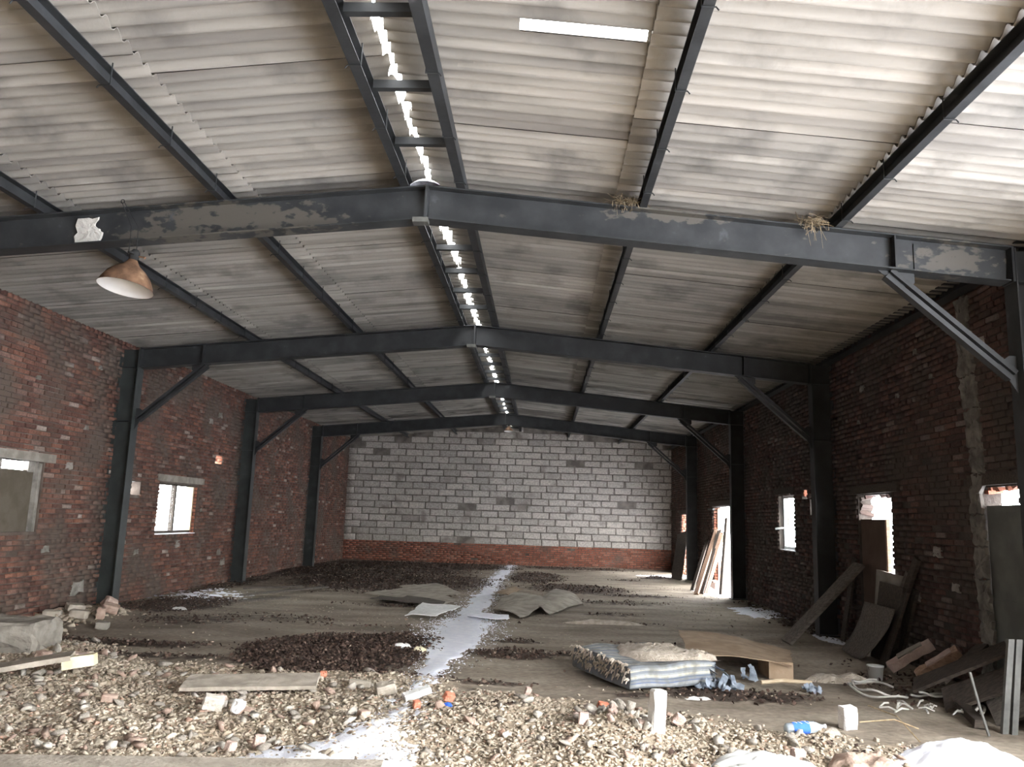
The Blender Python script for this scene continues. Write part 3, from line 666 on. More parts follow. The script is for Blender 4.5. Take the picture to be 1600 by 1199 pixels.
# ---------------------------------------------------------------- pendant lamps
def lamp(loc, top, label, sc=1, tilt=.09):
    r = empty('pendant_lamp', loc); tag(r, label, 'lamp'); x, y, z = loc
    Rm = Matrix.Translation(loc) @ Matrix.Rotation(tilt, 4, 'Y') @ Matrix.Rotation(-.12, 4, 'X') @ Matrix.Scale(sc, 4)
    prof = [(.045, .0), (.055, -.02), (.085, -.06), (.15, -.11), (.205, -.17), (.245, -.25), (.262, -.30), (.268, -.305)]
    sh = MB().lathe(prof, k=36); me = sh.mesh('lamp_shade', 'rust', True); me.transform(Rm); link('lamp_shade', me, r)
    inn = MB().lathe([(max(a-.004, .01), b-.002) for a, b in prof[:-1]]+[(.266, -.305)], k=36); me = inn.mesh('shade_lining', 'enamel', True); me.transform(Rm); link('shade_lining', me, r)
    so = MB().lathe([(.0, .115), (.03, .115), (.045, .09), (.05, .05), (.042, .0), (0, 0)], k=18); so.box((-.02, -.1, .045), (.02, -.045, .06)); me = so.mesh('lamp_holder', 'black', True); me.transform(Rm); link('lamp_holder', me, r)
    kn = MB().tube([(.03, 0, .05), (.10, 0, .045), (.115, 0, .04)], [.008, .008, .016], 6); me = kn.mesh('clamp_screw', 'rust'); me.transform(Rm); link('clamp_screw', me, r)
    bu = MB().lathe([(0, -.2), (.03, -.19), (.04, -.16), (.03, -.12), (.018, -.08), (.018, -.02)], k=14); me = bu.mesh('bulb', 'enamel', True); me.transform(Rm); link('bulb', me, r)
    h = Rm @ Vector((0, 0, .1))
    for e in (-1, 1): MB().tube([Vector(top)+Vector((e*.012, 0, 0)), (h.x-.03+e*.035, y, (h.z+top[2])/2), h+Vector((-.03+e*.04, 0, .02)), h+Vector((-.03+e*.05, 0, -.05))], .004, 5).obj('wire', 'black', r)
    MB().tube([(top[0]+.02*math.cos(a), top[1], top[2]+.02*math.sin(a)) for a in [i*math.pi/5 for i in range(11)]], .004, 5).obj('ring', 'black', r)
    return r
lamp((-2.87, 7.62, 4.20), (-3.05, 7.62, 4.83), 'rusty brown pendant lamp with a white inside, hanging by wires from the nearest beam')
lamp((.20, 25.6, 4.66), (.20, 25.6, 4.76), 'tiny pale lamp fitting under the peak of the farthest frame', .55, 0)

# ---------------------------------------------------------------- nests of straw on the beam
def nest(loc, label, n=90, r=.12, hang=.1, seed=0):
    random.seed(seed); b = MB()
    for i in range(n):
        c = Vector(loc)+Vector((random.gauss(0, r*.7), random.gauss(-.02, .03), random.gauss(.01, .02)))
        d = Vector((random.gauss(0, 1), random.gauss(0, .4), random.gauss(0, .35))).normalized()*random.uniform(.04, .12)
        if random.random() < .09: d = Vector((random.gauss(0, .03), -.02, -random.uniform(.05, hang)))
        m = c+d*.5+Vector((0, 0, random.uniform(-.01, .02))); b.tube([c, m, c+d], random.uniform(.0015, .004), 3)
    o = b.obj('straw_nest', 'straw_dark', origin=loc); tag(o, label, 'nest'); return o
nest((2.11, 7.72, 4.93), 'flat straw bird nest on the nearest beam, at the foot of the inner right purlin', 130, .11, .14, 1)
nest((3.97, 7.70, 4.74), 'ragged nest with hanging strands on the nearest beam, by the outer right purlin', 130, .08, .3, 2)

# ---------------------------------------------------------------- snow and white patches on the floor
def snow(name, label, x0, x1, y0, y1, fn, step=.03, thick=.035):
    xs = np.arange(x0, x1, step); ys = np.arange(y0, y1, step*1.4); X, Y = np.meshgrid(xs, ys)
    X = X+(rng.random(X.shape)-.5)*step*.5; Y = Y+(rng.random(Y.shape)-.5)*step*.5
    F = fn(X, Y); Z = H(X, Y)-.02+np.clip(F, -1, 1)*thick
    v = np.stack([X, Y, Z], -1).reshape(-1, 3); nx = len(xs); i = (np.arange(len(ys)-1)[:, None]*nx+np.arange(nx-1)).ravel(); f = np.stack([i, i+1, i+nx+1, i+nx], -1)
    keep = (F.ravel()[f] > -.1).any(1); f = f[keep]; u, inv = np.unique(f, return_inverse=True)
    o = link(name, npmesh(name, v[u], inv.reshape(f.shape), 'snow', True)); tag(o, label, 'snow', kind='stuff'); return o
_w = [(1, -.2, .3), (5.7, -.9, .6), (6.2, -.6, .5), (6.5, -.15, .38), (7.0, -.05, .32), (7.9, .02, .27), (8.6, -.0, .24), (9.0, -.05, .25), (9.8, -.1, .33), (11, -.25, .5), (12, -.3, .5), (13.6, -.3, .48), (15, -.2, .4), (18.6, -.17, .33), (23.5, -.12, .33), (28.9, .02, .4), (31, .02, .4)]
def strip(X, Y):
    l = np.interp(Y, [a[0] for a in _w], [a[1] for a in _w]); r = np.interp(Y, [a[0] for a in _w], [a[2] for a in _w])
    d = np.minimum(X-l, r-X); n = fbm(X*7, Y*3.5, 4)-.5; n2 = fbm(X*30, Y*20, 2)-.5
    f = d*6+n*2.6+n2*1.2+.15
    f = f+1.5*np.exp(-((Y-13.2)/1.0)**2)*(np.abs(X-.15) < 1.1)*(n2*1.6+.1)*(1-np.abs(X-.15)/1.2)
    f = np.where(rub(X, Y) > .5, f*.9+.15+n2*1.8, f); return np.clip(f, -1, 1.2)
snow('snow_strip', 'long thin strip of snow on the floor right under the ridge slit', -1.0, 1.25, 4.6, 30.9, strip)
def ell(cx, cy, rx, ry, k=2.0, sp=1.): return lambda X, Y: np.clip((1-np.sqrt(((X-cx)/rx)**2+((Y-cy)/ry)**2))*k+(fbm(X*5, Y*5, 4)-.5)*1.6*sp+(fbm(X*25, Y*25, 2)-.5)*sp, -1, 1.2)
snow('white_patch', 'pale patch on the floor beneath the narrow right window', 5.0, 6.25, 15.4, 19.0, ell(5.75, 17.1, .55, 1.3))  # ragged white patches laid on the floor by the openings, in the strip's material
snow('white_patch', 'white tongue on the floor from the second column to the curved board', 5.4, 6.3, 12.2, 14.4, ell(5.95, 13.3, .22, .75, 2.2, .7))
snow('white_patch', 'white patch in front of the doorway with the leaning boards', 4.6, 6.8, 19.3, 23.6, ell(6.15, 21.4, .95, 1.9))
snow('white_patch', 'white patch at the farthest right doorway, beside the end wall', 4.0, 6.8, 26.0, 28.9, ell(5.9, 27.4, 1.75, .75, 2.2, .7))
snow('white_patch', 'speckled white patch along the left wall below the window', -6.25, -4.3, 15.2, 18.0, ell(-5.6, 16.5, .8, .9, 1.2, 2.4))
_h0 = H
def heap(name, label, cx, cy, rx, ry, h, m='snow', seed=0, cat='snow'):
    xs = np.linspace(-1.15, 1.15, 46); X, Y = np.meshgrid(cx+xs*rx, cy+xs*ry)
    d = ((X-cx)/rx)**2+((Y-cy)/ry)**2; n = fbm(X*3+seed, Y*3, 4)
    Z = H(X, Y)-.03+h*np.clip(1.05-d, -.4, 1)**1*(.6+.8*n)+(fbm(X*9+seed, Y*9, 3)-.5)*.06
    v = np.stack([X, Y, Z], -1).reshape(-1, 3); i = (np.arange(45)[:, None]*46+np.arange(45)).ravel(); f = np.stack([i, i+1, i+47, i+46], -1)
    o = link(name, npmesh(name, v, f, m, True)); tag(o, label, cat, kind='stuff'); return o
heap('snow_heap', 'big white snow heap at the front right, below the long dark boards', 4.5, 6.45, .5, .42, .17, seed=3)
heap('snow_heap', 'small snow lump at the front edge, between the bottle and the big heap', 3.05, 6.1, .22, .18, .08, seed=9)
heap('snow_heap', 'thin snow cover in the front right corner of the floor', 5.7, 6.5, .7, .35, .07, seed=14)
random.seed(3)
for (cx_, lab) in ((XR, 'small cap of snow on the peak of the nearest beam'),):
    b = MB(); b.lathe([(.0, .075), (.05, .07), (.11, .045), (.16, .01), (.17, -.002)], (cx_-.02, Y0-.03, RT+.002), 14); o = b.obj('snow_cap', 'snow', origin=(cx_, Y0-.03, RT)); tag(o, lab, 'snow')

# ---------------------------------------------------------------- rubble
def rock_proto(seed, flat=.65):
    import bmesh
    random.seed(seed); bm = bmesh.new()
    for i in range(11):
        d = Vector((random.gauss(0, 1), random.gauss(0, 1), random.gauss(0, 1))).normalized()*random.uniform(.4, .55); d.x *= 1.15; d.z *= flat; bm.verts.new(d)
    r = bmesh.ops.convex_hull(bm, input=bm.verts)
    bmesh.ops.delete(bm, geom=[v for v in bm.verts if not v.link_faces], context='VERTS')
    bmesh.ops.triangulate(bm, faces=bm.faces); bm.verts.index_update()
    v = [tuple(x.co) for x in bm.verts]; f = [tuple(q.index for q in p.verts) for p in bm.faces]; bm.free(); return np.array(v), np.array(f)
ROCK = [rock_proto(100+i, .4+.4*(i % 3)/2) for i in range(12)]
def scatter_rocks(name, label, n, region, size, m, tilt=1.0, sink=.1):
    parts = []; per = n//len(ROCK)
    for pv, pf in ROCK:
        x, y = region(per); s = size(len(x)); sc = np.stack([s, s*rng.uniform(.6, 1, len(x)), s*rng.uniform(.5, 1, len(x))], -1)
        T = np.zeros((len(x), 3, 4)); T[:, :, :3] = rotm(len(x), tilt)*sc[:, None, :]
        T[:, 0, 3] = x; T[:, 1, 3] = y; T[:, 2, 3] = H(x, y)+s*(.22-sink); parts.append(scatter(pv, pf, T))
    v, f = joinf(parts); o = link(name, npmesh(name, v, f, m)); tag(o, label, 'snow' if name[:4] == 'snow' else 'rubble', kind='stuff'); return o
def rub_region(power=.5):
    def fn(n):
        x = rng.uniform(-6.1, 6.1, n*4); y = rng.uniform(4.9, 11.5, n*4)
        k = (rub(x, y)**1.5 > rng.random(n*4)*.95+.03) & (y > 5.55+.1*(x+2)*(x > -5)) & (np.abs(x) < 6.1); x, y = x[k], y[k]; return x[:n], y[:n]
    return fn
lo = lambda a, b: (lambda n: a+(b-a)*rng.random(n)**2.2)
scatter_rocks('rubble', 'crushed tan rubble and plaster bits covering the front of the floor', 42000, rub_region(), lo(.022, .065), 'rubble', .7, .16)
scatter_rocks('rubble', 'coarser broken plaster and concrete lumps lying in the front rubble', 1500, rub_region(), lo(.06, .11), 'rubble', .5, .14)
def far_region(n):
    x = rng.uniform(-6.1, 6.1, n*2); y = rng.uniform(8.5, 29, n*2); k = (fbm(x*.8, y*.8, 3)+dirt(x, y)*.3 > rng.random(n*2)*.5+.35) & (np.hypot((x-.1), 0) > .1); return x[k][:n], y[k][:n]
scatter_rocks('grit', 'small grit and crumbs scattered over the open floor', 5000, far_region, lo(.015, .05), 'rubble')
def wall_foot(n): return rng.normal(-5.85, .28, n), rng.uniform(10.9, 13.3, n)
scatter_rocks('rubble', 'broken brick and mortar bits heaped along the foot of the left wall', 420, wall_foot, lo(.04, .16), 'rubble', .8)
def dusting(n):
    y = rng.uniform(5.8, 30, n); y = np.where(rng.random(n) < .35, rng.normal(13.2, 1.0, n), y); w_ = np.interp(y, [a[0] for a in _w], [(a[2]-a[1])*.5 for a in _w]); c = np.interp(y, [a[0] for a in _w], [(a[2]+a[1])*.5 for a in _w])
    return c+rng.normal(0, 1, n)*w_*.75, y
scatter_rocks('snow_crumbs', 'fine snow dusting along both edges of the snow strip', 14000, dusting, lo(.01, .035), 'snow', .3)
# brown crumbling litter
def litter():
    cs = np.array([(-.5, -.35, 0), (.1, -.5, .12), (.55, -.1, 0), (.35, .45, .1), (-.35, .4, -.03), (0, 0, .16)]); fs = np.array([(0, 1, 5), (1, 2, 5), (2, 3, 5), (3, 4, 5), (4, 0, 5)])
    n = 170000; x = rng.uniform(-6.2, 6.2, n); y = rng.uniform(6, 30.5, n); k = (dirt(x, y)*1.15 > rng.random(n)*.9+.22-(fbm(x*3, y*3, 3)-.5)*.9) & (rng.random(n) < np.where(y > 16, .35, 1)); x, y = x[k], y[k]
    x2 = rng.normal(-1.2, .8, 7000); y2 = rng.normal(10.3, .95, 7000); k2 = dirt(x2, y2) > .3; x = np.append(x, x2[k2]); y = np.append(y, y2[k2]); n = len(x)
    s = rng.uniform(.015, .058, n)*np.where(y > 16, 1.15, 1); T = np.zeros((n, 3, 4)); T[:, :, :3] = rotm(n, 1.2)*np.stack([s, s*.7, s*rng.uniform(.5, 2, n)], -1)[:, None, :]
    T[:, 0, 3] = x; T[:, 1, 3] = y; T[:, 2, 3] = H(x, y)+rng.random(n)*.02+.004
    v, f = scatter(cs, fs, T); o = link('fallen_litter', npmesh('fallen_litter', v, f, 'litter')); tag(o, 'dark brown crumbled leaf litter in patches on the floor', 'litter', kind='stuff'); return n
litter()
# the larger lumps one by one
def single_rocks():
    random.seed(12)
    kinds = [('stone_grey', 'concrete_lump', 'fist sized grey concrete lump among the front rubble', 'lump', 'grey lumps in the front rubble', 110),
             ('stone_pale', 'plaster_lump', 'small pale plaster lump among the front rubble', 'lump', 'pale lumps in the front rubble', 90),
             ('stone_pink', 'brick_fragment', 'dusty pinkish brick fragment among the front rubble', 'brick', 'dusty brick fragments in the front rubble', 70)]
    for m, nm, lab, cat, grp, n in kinds:
        mes = []
        for v, f in ROCK: mes.append(npmesh(nm, v, f, m))
        k = 0
        while k < n:
            x = random.uniform(-4.6, 5.2); y = 5.7+5.0*random.random()**1.6
            if rub(x, y) < .6 or abs(x-.15) < .25 or y < 5.7+.1*(x+2): continue
            if m == 'stone_pink' and random.random() < .5 and x > -.5: continue
            s = random.uniform(.08, .15)*(1 if y < 8 else 1.15)
            o = link(nm, random.choice(mes), None, (x, y, Hs(x, y)+s*.17), (random.uniform(-.5, .5), random.uniform(-.5, .5), random.uniform(0, 6.28)), (s, s*random.uniform(.6, .9), s*random.uniform(.6, 1)))
            size = 'small' if s < .1 else 'middling' if s < .125 else 'large'
            zone = ('left of the cement slab' if x < -2.1 else 'in front of the cement slab' if x < -.7 and y < 7.7 else 'behind the cement slab' if x < -.7 else 'just left of the snow strip' if x < .15 else 'between the snow strip and the small rubble pile' if x < 1.6 else 'around the white upright block' if x < 2.9 else 'near the plastic bottle and the mattress')
            what = {'stone_grey': 'grey concrete lump', 'stone_pale': 'pale plaster lump', 'stone_pink': 'dusty pinkish brick fragment'}[m]
            tag(o, f'{size} {what} in the rubble {zone}'.replace('between the snow strip and the small rubble pile', 'between snow strip and small pile').replace('dusty pinkish', 'pinkish'), cat, f'{size} {what}s {zone}'); k += 1
single_rocks()
def brickbat(x, y, s, label, m='red_frag', rot=(0, 0, 0), cat='brick', name='brick_fragment', z=None, seed=0):
    import bmesh
    random.seed(seed+int(x*100)); b = MB().box((-.5*s[0], -.5*s[1], -.5*s[2]), (.5*s[0], .5*s[1], .5*s[2])); me = b.mesh(name, m)
    bm = bmesh.new(); bm.from_mesh(me); bmesh.ops.bevel(bm, geom=bm.edges[:], offset=min(s)*.12, segments=1, affect='EDGES')
    bmesh.ops.subdivide_edges(bm, edges=[e for e in bm.edges if e.calc_length() > max(s)*.4], cuts=2, use_grid_fill=True)
    for v in bm.verts: v.co += Vector((random.uniform(-1, 1), random.uniform(-1, 1), random.uniform(-1, 1)))*min(s)*.05
    bm.to_mesh(me); bm.free()
    R = Euler(rot).to_matrix(); zz = max(abs((R @ Vector((a*s[0]/2, b_*s[1]/2, c*s[2]/2))).z) for a in (-1, 1) for b_ in (-1, 1) for c in (-1, 1))
    o = link(name, me, None, (x, y, (Hs(x, y) if z is None else z)+zz*.9), rot); tag(o, label, cat); return o
BB = [(-.69, 6.12, (.10, .07, .11), 'bright red brick end standing at the front edge, left of the snow', (.2, .1, .5)),
      (-.86, 6.02, (.09, .07, .08), 'small red brick chip beside the standing brick end at the front edge', (.1, .2, 1.1)),
      (-.93, 8.75, (.09, .07, .08), 'orange brick cube at the right tip of the long cement slab', (.1, 0, .3)),
      (-.11, 6.98, (.12, .08, .06), 'dark red brick piece at the left edge of the thin snow', (.1, .1, .8)),
      (.27, 7.40, (.08, .07, .08), 'orange brick bit lying on the narrowest part of the snow strip', (.3, 0, .4)),
      (.53, 7.62, (.12, .07, .09), 'tilted orange brick piece just right of the snow strip, above a blue scrap', (.5, .3, .6)),
      (1.24, 8.19, (.07, .06, .09), 'lone orange brick chip standing in the middle of the rubble edge', (.2, .3, .3)),
      (1.93, 7.62, (.13, .08, .10), 'red brick half on top of the small rubble pile', (.2, .2, .3)),
      (1.72, 6.98, (.10, .06, .12), 'upright pinkish brick half at the left foot of the small rubble pile', (.05, .05, .1)),
      (2.56, 7.36, (.12, .07, .11), 'tan pointed brick piece to the right of the white upright block', (.4, .6, .3)),
      (3.30, 6.45, (.12, .09, .12), 'tan brick block at the front edge below the bottle', (.1, .1, .2)),
      (-1.5, 7.35, (.17, .10, .10), 'dusty pink brick half below the left end of the cement slab', (.2, .1, 1.0)),
      (-3.75, 9.0, (.24, .12, .10), 'pink brick lying before the big concrete block', (.05, .1, .2)),
      (-4.1, 8.95, (.2, .12, .12), 'dull red brick half touching the foot of the big concrete block', (.2, .1, 1.4)),
      (-2.4, 7.2, (.16, .09, .08), 'flat reddish brick shard left of centre in the front rubble', (.1, .1, .5)),
      (-3.9, 7.6, (.16, .1, .1), 'orange brick piece at the left picture edge below the yellow ended slab', (.1, .1, .2))]
for i, (x, y, s, l, r) in enumerate(BB): brickbat(x, y, tuple(v*.82 for v in s), l, 'pink_frag' if ('pink' in l or 'tan' in l) else 'stone_pink' if ('dull' in l or 'dark' in l or 'reddish' in l) else 'red_frag', r, seed=i)
brickbat(-1.44, 7.1, (.17, .09, .12), 'pale plaster lump in the middle of the left front rubble', 'stone_pale', (.3, .2, .4), 'lump', 'plaster_lump', seed=31)
brickbat(-1.22, 7.1, (.10, .08, .11), 'small pale plaster lump right of the larger pale one', 'aerated', (.3, .2, 1.4), 'lump', 'plaster_lump', seed=32)
brickbat(2.32, 6.95, (.115, .11, .34), 'white aerated block standing upright in the rubble', 'aerated', (.03, .07, .3), 'block', 'aerated_block', seed=33)
brickbat(4.09, 7.58, (.14, .1, .20), 'white block standing at the back of the rubble, near the cable', 'aerated', (.1, -.1, .3), 'block', 'aerated_block', seed=34)
brickbat(.22, 7.72, (.26, .1, .06), 'white flat shard lying across the snow strip in the rubble', 'aerated', (.1, -.25, .5), 'shard', 'plaster_shard', seed=35)
brickbat(-.12, 7.98, (.19, .14, .10), 'grey concrete chunk beside a dark hollow left of the snow strip', 'concrete', (.2, -.2, .3), 'lump', 'concrete_lump', seed=36)
brickbat(-.45, 8.35, (.22, .06, .06), 'grey sawn brick strip right of the cement slab tip', 'concrete', (.1, .1, .1), 'brick', 'brick_fragment', seed=37)
# small pile of pale pieces
random.seed(44)
for i in range(34):
    a = random.random()*6.28; r = .36*random.random()**.6; x = 2.04+r*math.cos(a)*1.1; y = 7.2+r*math.sin(a)
    v, f = ROCK[i % 12]; s = random.uniform(.09, .15)
    o = link('plaster_lump', npmesh('plaster_lump', v, f, ('stone_pale', 'stone_grey', 'stone_pale', 'pink_frag')[i % 4]), None, (x, y, Hs(x, y)+s*.25+random.random()*.05*(r < .15)), (random.uniform(-1, 1), random.uniform(-1, 1), a), (s, s*.8, s)); tag(o, 'plaster or brick lump in the small pile left of the white upright block', 'lump', 'plaster lumps of the small pile')
# brick heap at the foot of the left column
for i, (x, y, s, m, l, r) in enumerate([(-5.95, 12.1, (.25, .13, .1), 'concrete', 'grey brick at the left end of the heap before the second left column', (.1, .05, .3)),
        (-5.6, 12.2, (.25, .14, .12), 'concrete', 'pale grey brick lying flat in front of the second left column', (.05, .1, .1)),
        (-5.35, 12.35, (.12, .12, .17), 'stone_pink', 'brick half on end at the right of the heap before the second left column', (.1, .1, .4)),
        (-5.42, 12.75, (.24, .14, .13), 'stone_pink', 'dusty pink brick leaning on the foot of the second left column', (.4, .3, .5)),
        (-5.55, 12.95, (.2, .17, .18), 'pink_frag', 'round pink brick lump topmost of the heap before the second left column', (.3, .5, .8)),
        (-5.9, 12.6, (.26, .16, .1), 'concrete', 'grey slab piece behind the flat brick at the second left column', (.2, .1, .9)),
        (-4.9, 11.6, (.17, .12, .1), 'concrete_dark', 'dark stone with a white top between the brick heap and the rubble', (.1, .1, .2)),
        (-6.05, 11.5, (.25, .12, .12), 'stone_pink', 'dark brick against the left wall behind the big concrete block', (.1, .1, 1.2))]):
    brickbat(x, y, s, l, m, r, seed=70+i)
# larger slabs
def slabbox(name, c, s, rot, m, label, cat, parent=None, sub=5, jit=.012, seed=0):
    import bmesh
    random.seed(seed); bm = bmesh.new(); bmesh.ops.create_cube(bm, size=1)
    for v in bm.verts: v.co = Vector((v.co.x*s[0], v.co.y*s[1], v.co.z*s[2]))
    bmesh.ops.bevel(bm, geom=bm.edges[:], offset=min(s)*.1, segments=1, affect='EDGES')
    bmesh.ops.subdivide_edges(bm, edges=[e for e in bm.edges if e.calc_length() > max(s)*.3], cuts=sub, use_grid_fill=True)
    for v in bm.verts: v.co += Vector((random.uniform(-1, 1), random.uniform(-1, 1), random.uniform(-1, 1)))*jit
    me = bpy.data.meshes.new(name); bm.to_mesh(me); bm.free(); me.materials.append(M[m])
    o = link(name, me, parent, c, rot); 
    if cat: tag(o, label, cat)
    return o
slabbox('concrete_block', (-4.87, 9.6, .17), (.8, .7, .42), (0, .02, .12), 'concrete_dark', 'big weathered concrete block at the left picture edge', 'concrete block', seed=2, jit=.018)
slabbox('cement_slab', (-1.42, 7.98, .11), (1.25, .42, .035), (.10, -.02, .17), 'concrete', 'long flat cement slab lying on the left front rubble', 'slab', seed=3, jit=.004)
r = empty('foam_slab', (-3.5, 8.3, .12)); tag(r, 'broken grey slab with a pale yellow foam end propped on the left rubble', 'slab')
MB().bar((-4.25, 8.0, .08), (-3.42, 8.34, .22), .34, .05, n=5, jit=.01).obj('slab', 'concrete', r)
MB().bar((-3.47, 8.28, .15), (-3.2, 8.38, .19), .24, .11, up=(-.2, 0, 1), n=3, jit=.02).obj('foam_end', 'foam_yellow', r)

# ---------------------------------------------------------------- sheets and boards on the floor in the middle of the hall
def sheet(name, pts, m, label, cat='sheet', th=.012, curl=0., n=8, seed=0):
    """a four-cornered thin sheet, bilinear between corners, with a slight warp"""
    random.seed(seed); P = [Vector(p) for p in pts]; v = []
    for layer in (0, 1):
        for i in range(n+1):
            for j in range(n+1):
                u, w = i/n, j/n; p = P[0]*(1-u)*(1-w)+P[1]*u*(1-w)+P[2]*u*w+P[3]*(1-u)*w; p.z += Hs(p.x, p.y)+.012
                z = curl*math.sin(u*math.pi)*.6+curl*math.sin(w*2*math.pi+seed)*.2+(vnoise(u*4+seed, w*4).item()-.5)*.03
                e = (vnoise(u*6+seed, w*6+9).item()-.5)*.05 if (i in (0, n) or j in (0, n)) else 0
                v.append(p+Vector((e, e*.7, z+layer*th)))
    m_ = MB(); N_ = (n+1)**2; f = []
    for i in range(n):
        for j in range(n): a = i*(n+1)+j; f += [(a, a+1, a+n+2, a+n+1), (N_+a, N_+a+n+1, N_+a+n+2, N_+a+1)]
    for i in range(n):
        for a, b_ in (((i*(n+1)), (i+1)*(n+1)), (i*(n+1)+n, (i+1)*(n+1)+n), (i, i+1), (n*(n+1)+i, n*(n+1)+i+1)): f.append((a, b_, N_+b_, N_+a))
    m_.add(v, f); c = sum(P, Vector())/4; o = m_.obj(name, m, origin=c); tag(o, label, cat); return o
sheet('flat_sheet', [(-.95, 13.95, .05), (-.40, 13.9, .08), (-.12, 14.95, .13), (-.85, 15.2, .12)], 'aerated', 'pale flat board under the left edge of the snow strip', seed=1)
sheet('flat_sheet', [(.1, 14.2, .04), (.82, 13.95, .05), (.78, 14.3, .06), (.12, 14.8, .05)], 'snow', 'white flat board crossing the right edge of the snow strip', seed=2)
sheet('bent_sheet', [(.45, 15.5, .03), (1.0, 14.4, .03), (1.55, 16.2, .13), (.6, 18.2, .1)], 'slate_flat', 'bent grey sheet right of the snow strip, largest of the broken sheets', curl=.10, seed=3)
sheet('bent_sheet', [(1.2, 16.0, .1), (1.5, 15.0, .03), (2.25, 17.2, .05), (1.7, 19.4, .12)], 'slate_flat', 'curled darker sheet overlapping the right side of the largest bent sheet', curl=.12, seed=4)
sheet('bent_sheet', [(.35, 18.0, .1), (.7, 17.2, .14), (.95, 19.0, .12), (.55, 19.9, .05)], 'cardboard', 'brownish broken sheet corner behind the largest bent sheet', curl=.04, seed=5)
sheet('flat_sheet', [(-2.4, 17.6, .03), (-.5, 15.8, .03), (-.35, 16.6, .08), (-1.6, 19.0, .12)], 'slate_flat', 'long grey sheet with a raised edge left of the snow strip', curl=.05, seed=6)
sheet('flat_sheet', [(-2.1, 16.6, .03), (-.55, 15.2, .03), (-.5, 15.8, .09), (-1.9, 17.5, .05)], 'wood_grey', 'narrow grey sheet in front of the raised edged one, left of the snow strip', curl=.05, seed=7)
sheet('flat_sheet', [(-1.9, 18.8, .09), (-.9, 17.6, .05), (-.4, 18.0, .05), (-1.2, 19.7, .12)], 'slate_flat', 'short grey sheet piled behind the long raised edged one', curl=.04, seed=8)
for i, (p, q, l) in enumerate([((-4.6, 16.2, .06), (-3.5, 18.4, .08), 'grey board on the left floor between the speckled white patch and the sheets'), ((-5.1, 17.6, .06), (-3.9, 17.9, .12), 'second grey board crossing the left floor behind the first one'),
        ((-4.3, 15.3, .05), (-3.6, 16.0, .07), 'short broken board lying on the left floor near the third column')]):
    b = MB().bar(p, q, .16, .03, n=4, jit=.012); o = b.obj('wood_board', 'wood_grey', origin=p); tag(o, l, 'board')
# rags, scraps
def crumple(name, c, s, m, label, cat, seed=0, n=14):
    random.seed(seed); v = []
    for i in range(n+1):
        for j in range(n+1):
            u, w = i/n*2-1, j/n*2-1; r_ = 1-.35*abs(u*w); x = c[0]+u*s[0]*r_+(random.random()-.5)*s[0]*.12; y = c[1]+w*s[1]*r_+(random.random()-.5)*s[1]*.12
            e = max(0, 1-max(abs(u), abs(w))**3); z = Hs(x, y)-.01+s[2]*e*(.35+1.1*fbm(np.array(u*3+seed), np.array(w*3), 3).item())
            v.append((x, y, z))
    f = [(i*(n+1)+j, i*(n+1)+j+1, (i+1)*(n+1)+j+1, (i+1)*(n+1)+j) for i in range(n) for j in range(n)]
    o = MB().add(v, f).obj(name, m, smooth=True, origin=c); tag(o, label, cat); return o
crumple('cloth_scrap', (-.45, 10.85, .03), (.16, .09, .06), 'aerated', 'white scrap on the right tip of the main litter patch', 'scrap', 1, 8)
crumple('cloth_scrap', (-.2, 10.75, .03), (.11, .1, .06), 'foam_yellow', 'yellowish green tuft beside the snow strip at the litter patch', 'scrap', 2, 8)
crumple('cloth_scrap', (-1.55, 9.75, .03), (.12, .05, .04), 'pale_board', 'small pale scrap lying in the middle of the main litter patch', 'scrap', 3, 7)
crumple('cloth_scrap', (-4.85, 13.95, .03), (.16, .09, .05), 'aerated', 'small white scrap on the dark litter by the second left column', 'scrap', 4, 7)
crumple('cloth_scrap', (2.45, 14.3, .03), (.75, .12, .07), 'wool', 'dirty pale rag stretched on the floor right of the bent sheets', 'rag', 5, 14)
crumple('cloth_scrap', (3.9, 13.3, .03), (.22, .2, .06), 'pale_board', 'pale scrap on the open floor behind the mattress', 'scrap', 6, 8)
crumple('cloth_scrap', (.52, 7.48, .03), (.09, .05, .04), 'label_blue', 'light blue plastic scrap below the tilted orange brick', 'scrap', 7, 7)
M['label_blue']
crumple('plastic_bag', (3.0, 6.25, .02), (.42, .2, .1), 'white_plastic', 'crumpled whitish plastic bag at the front edge right of the tan brick', 'bag', 8, 16)
crumple('cloth_scrap', (3.75, 6.3, .02), (.3, .22, .12), 'stone_pink', 'brownish rag at the front edge left of the big snow heap', 'rag', 9, 14)

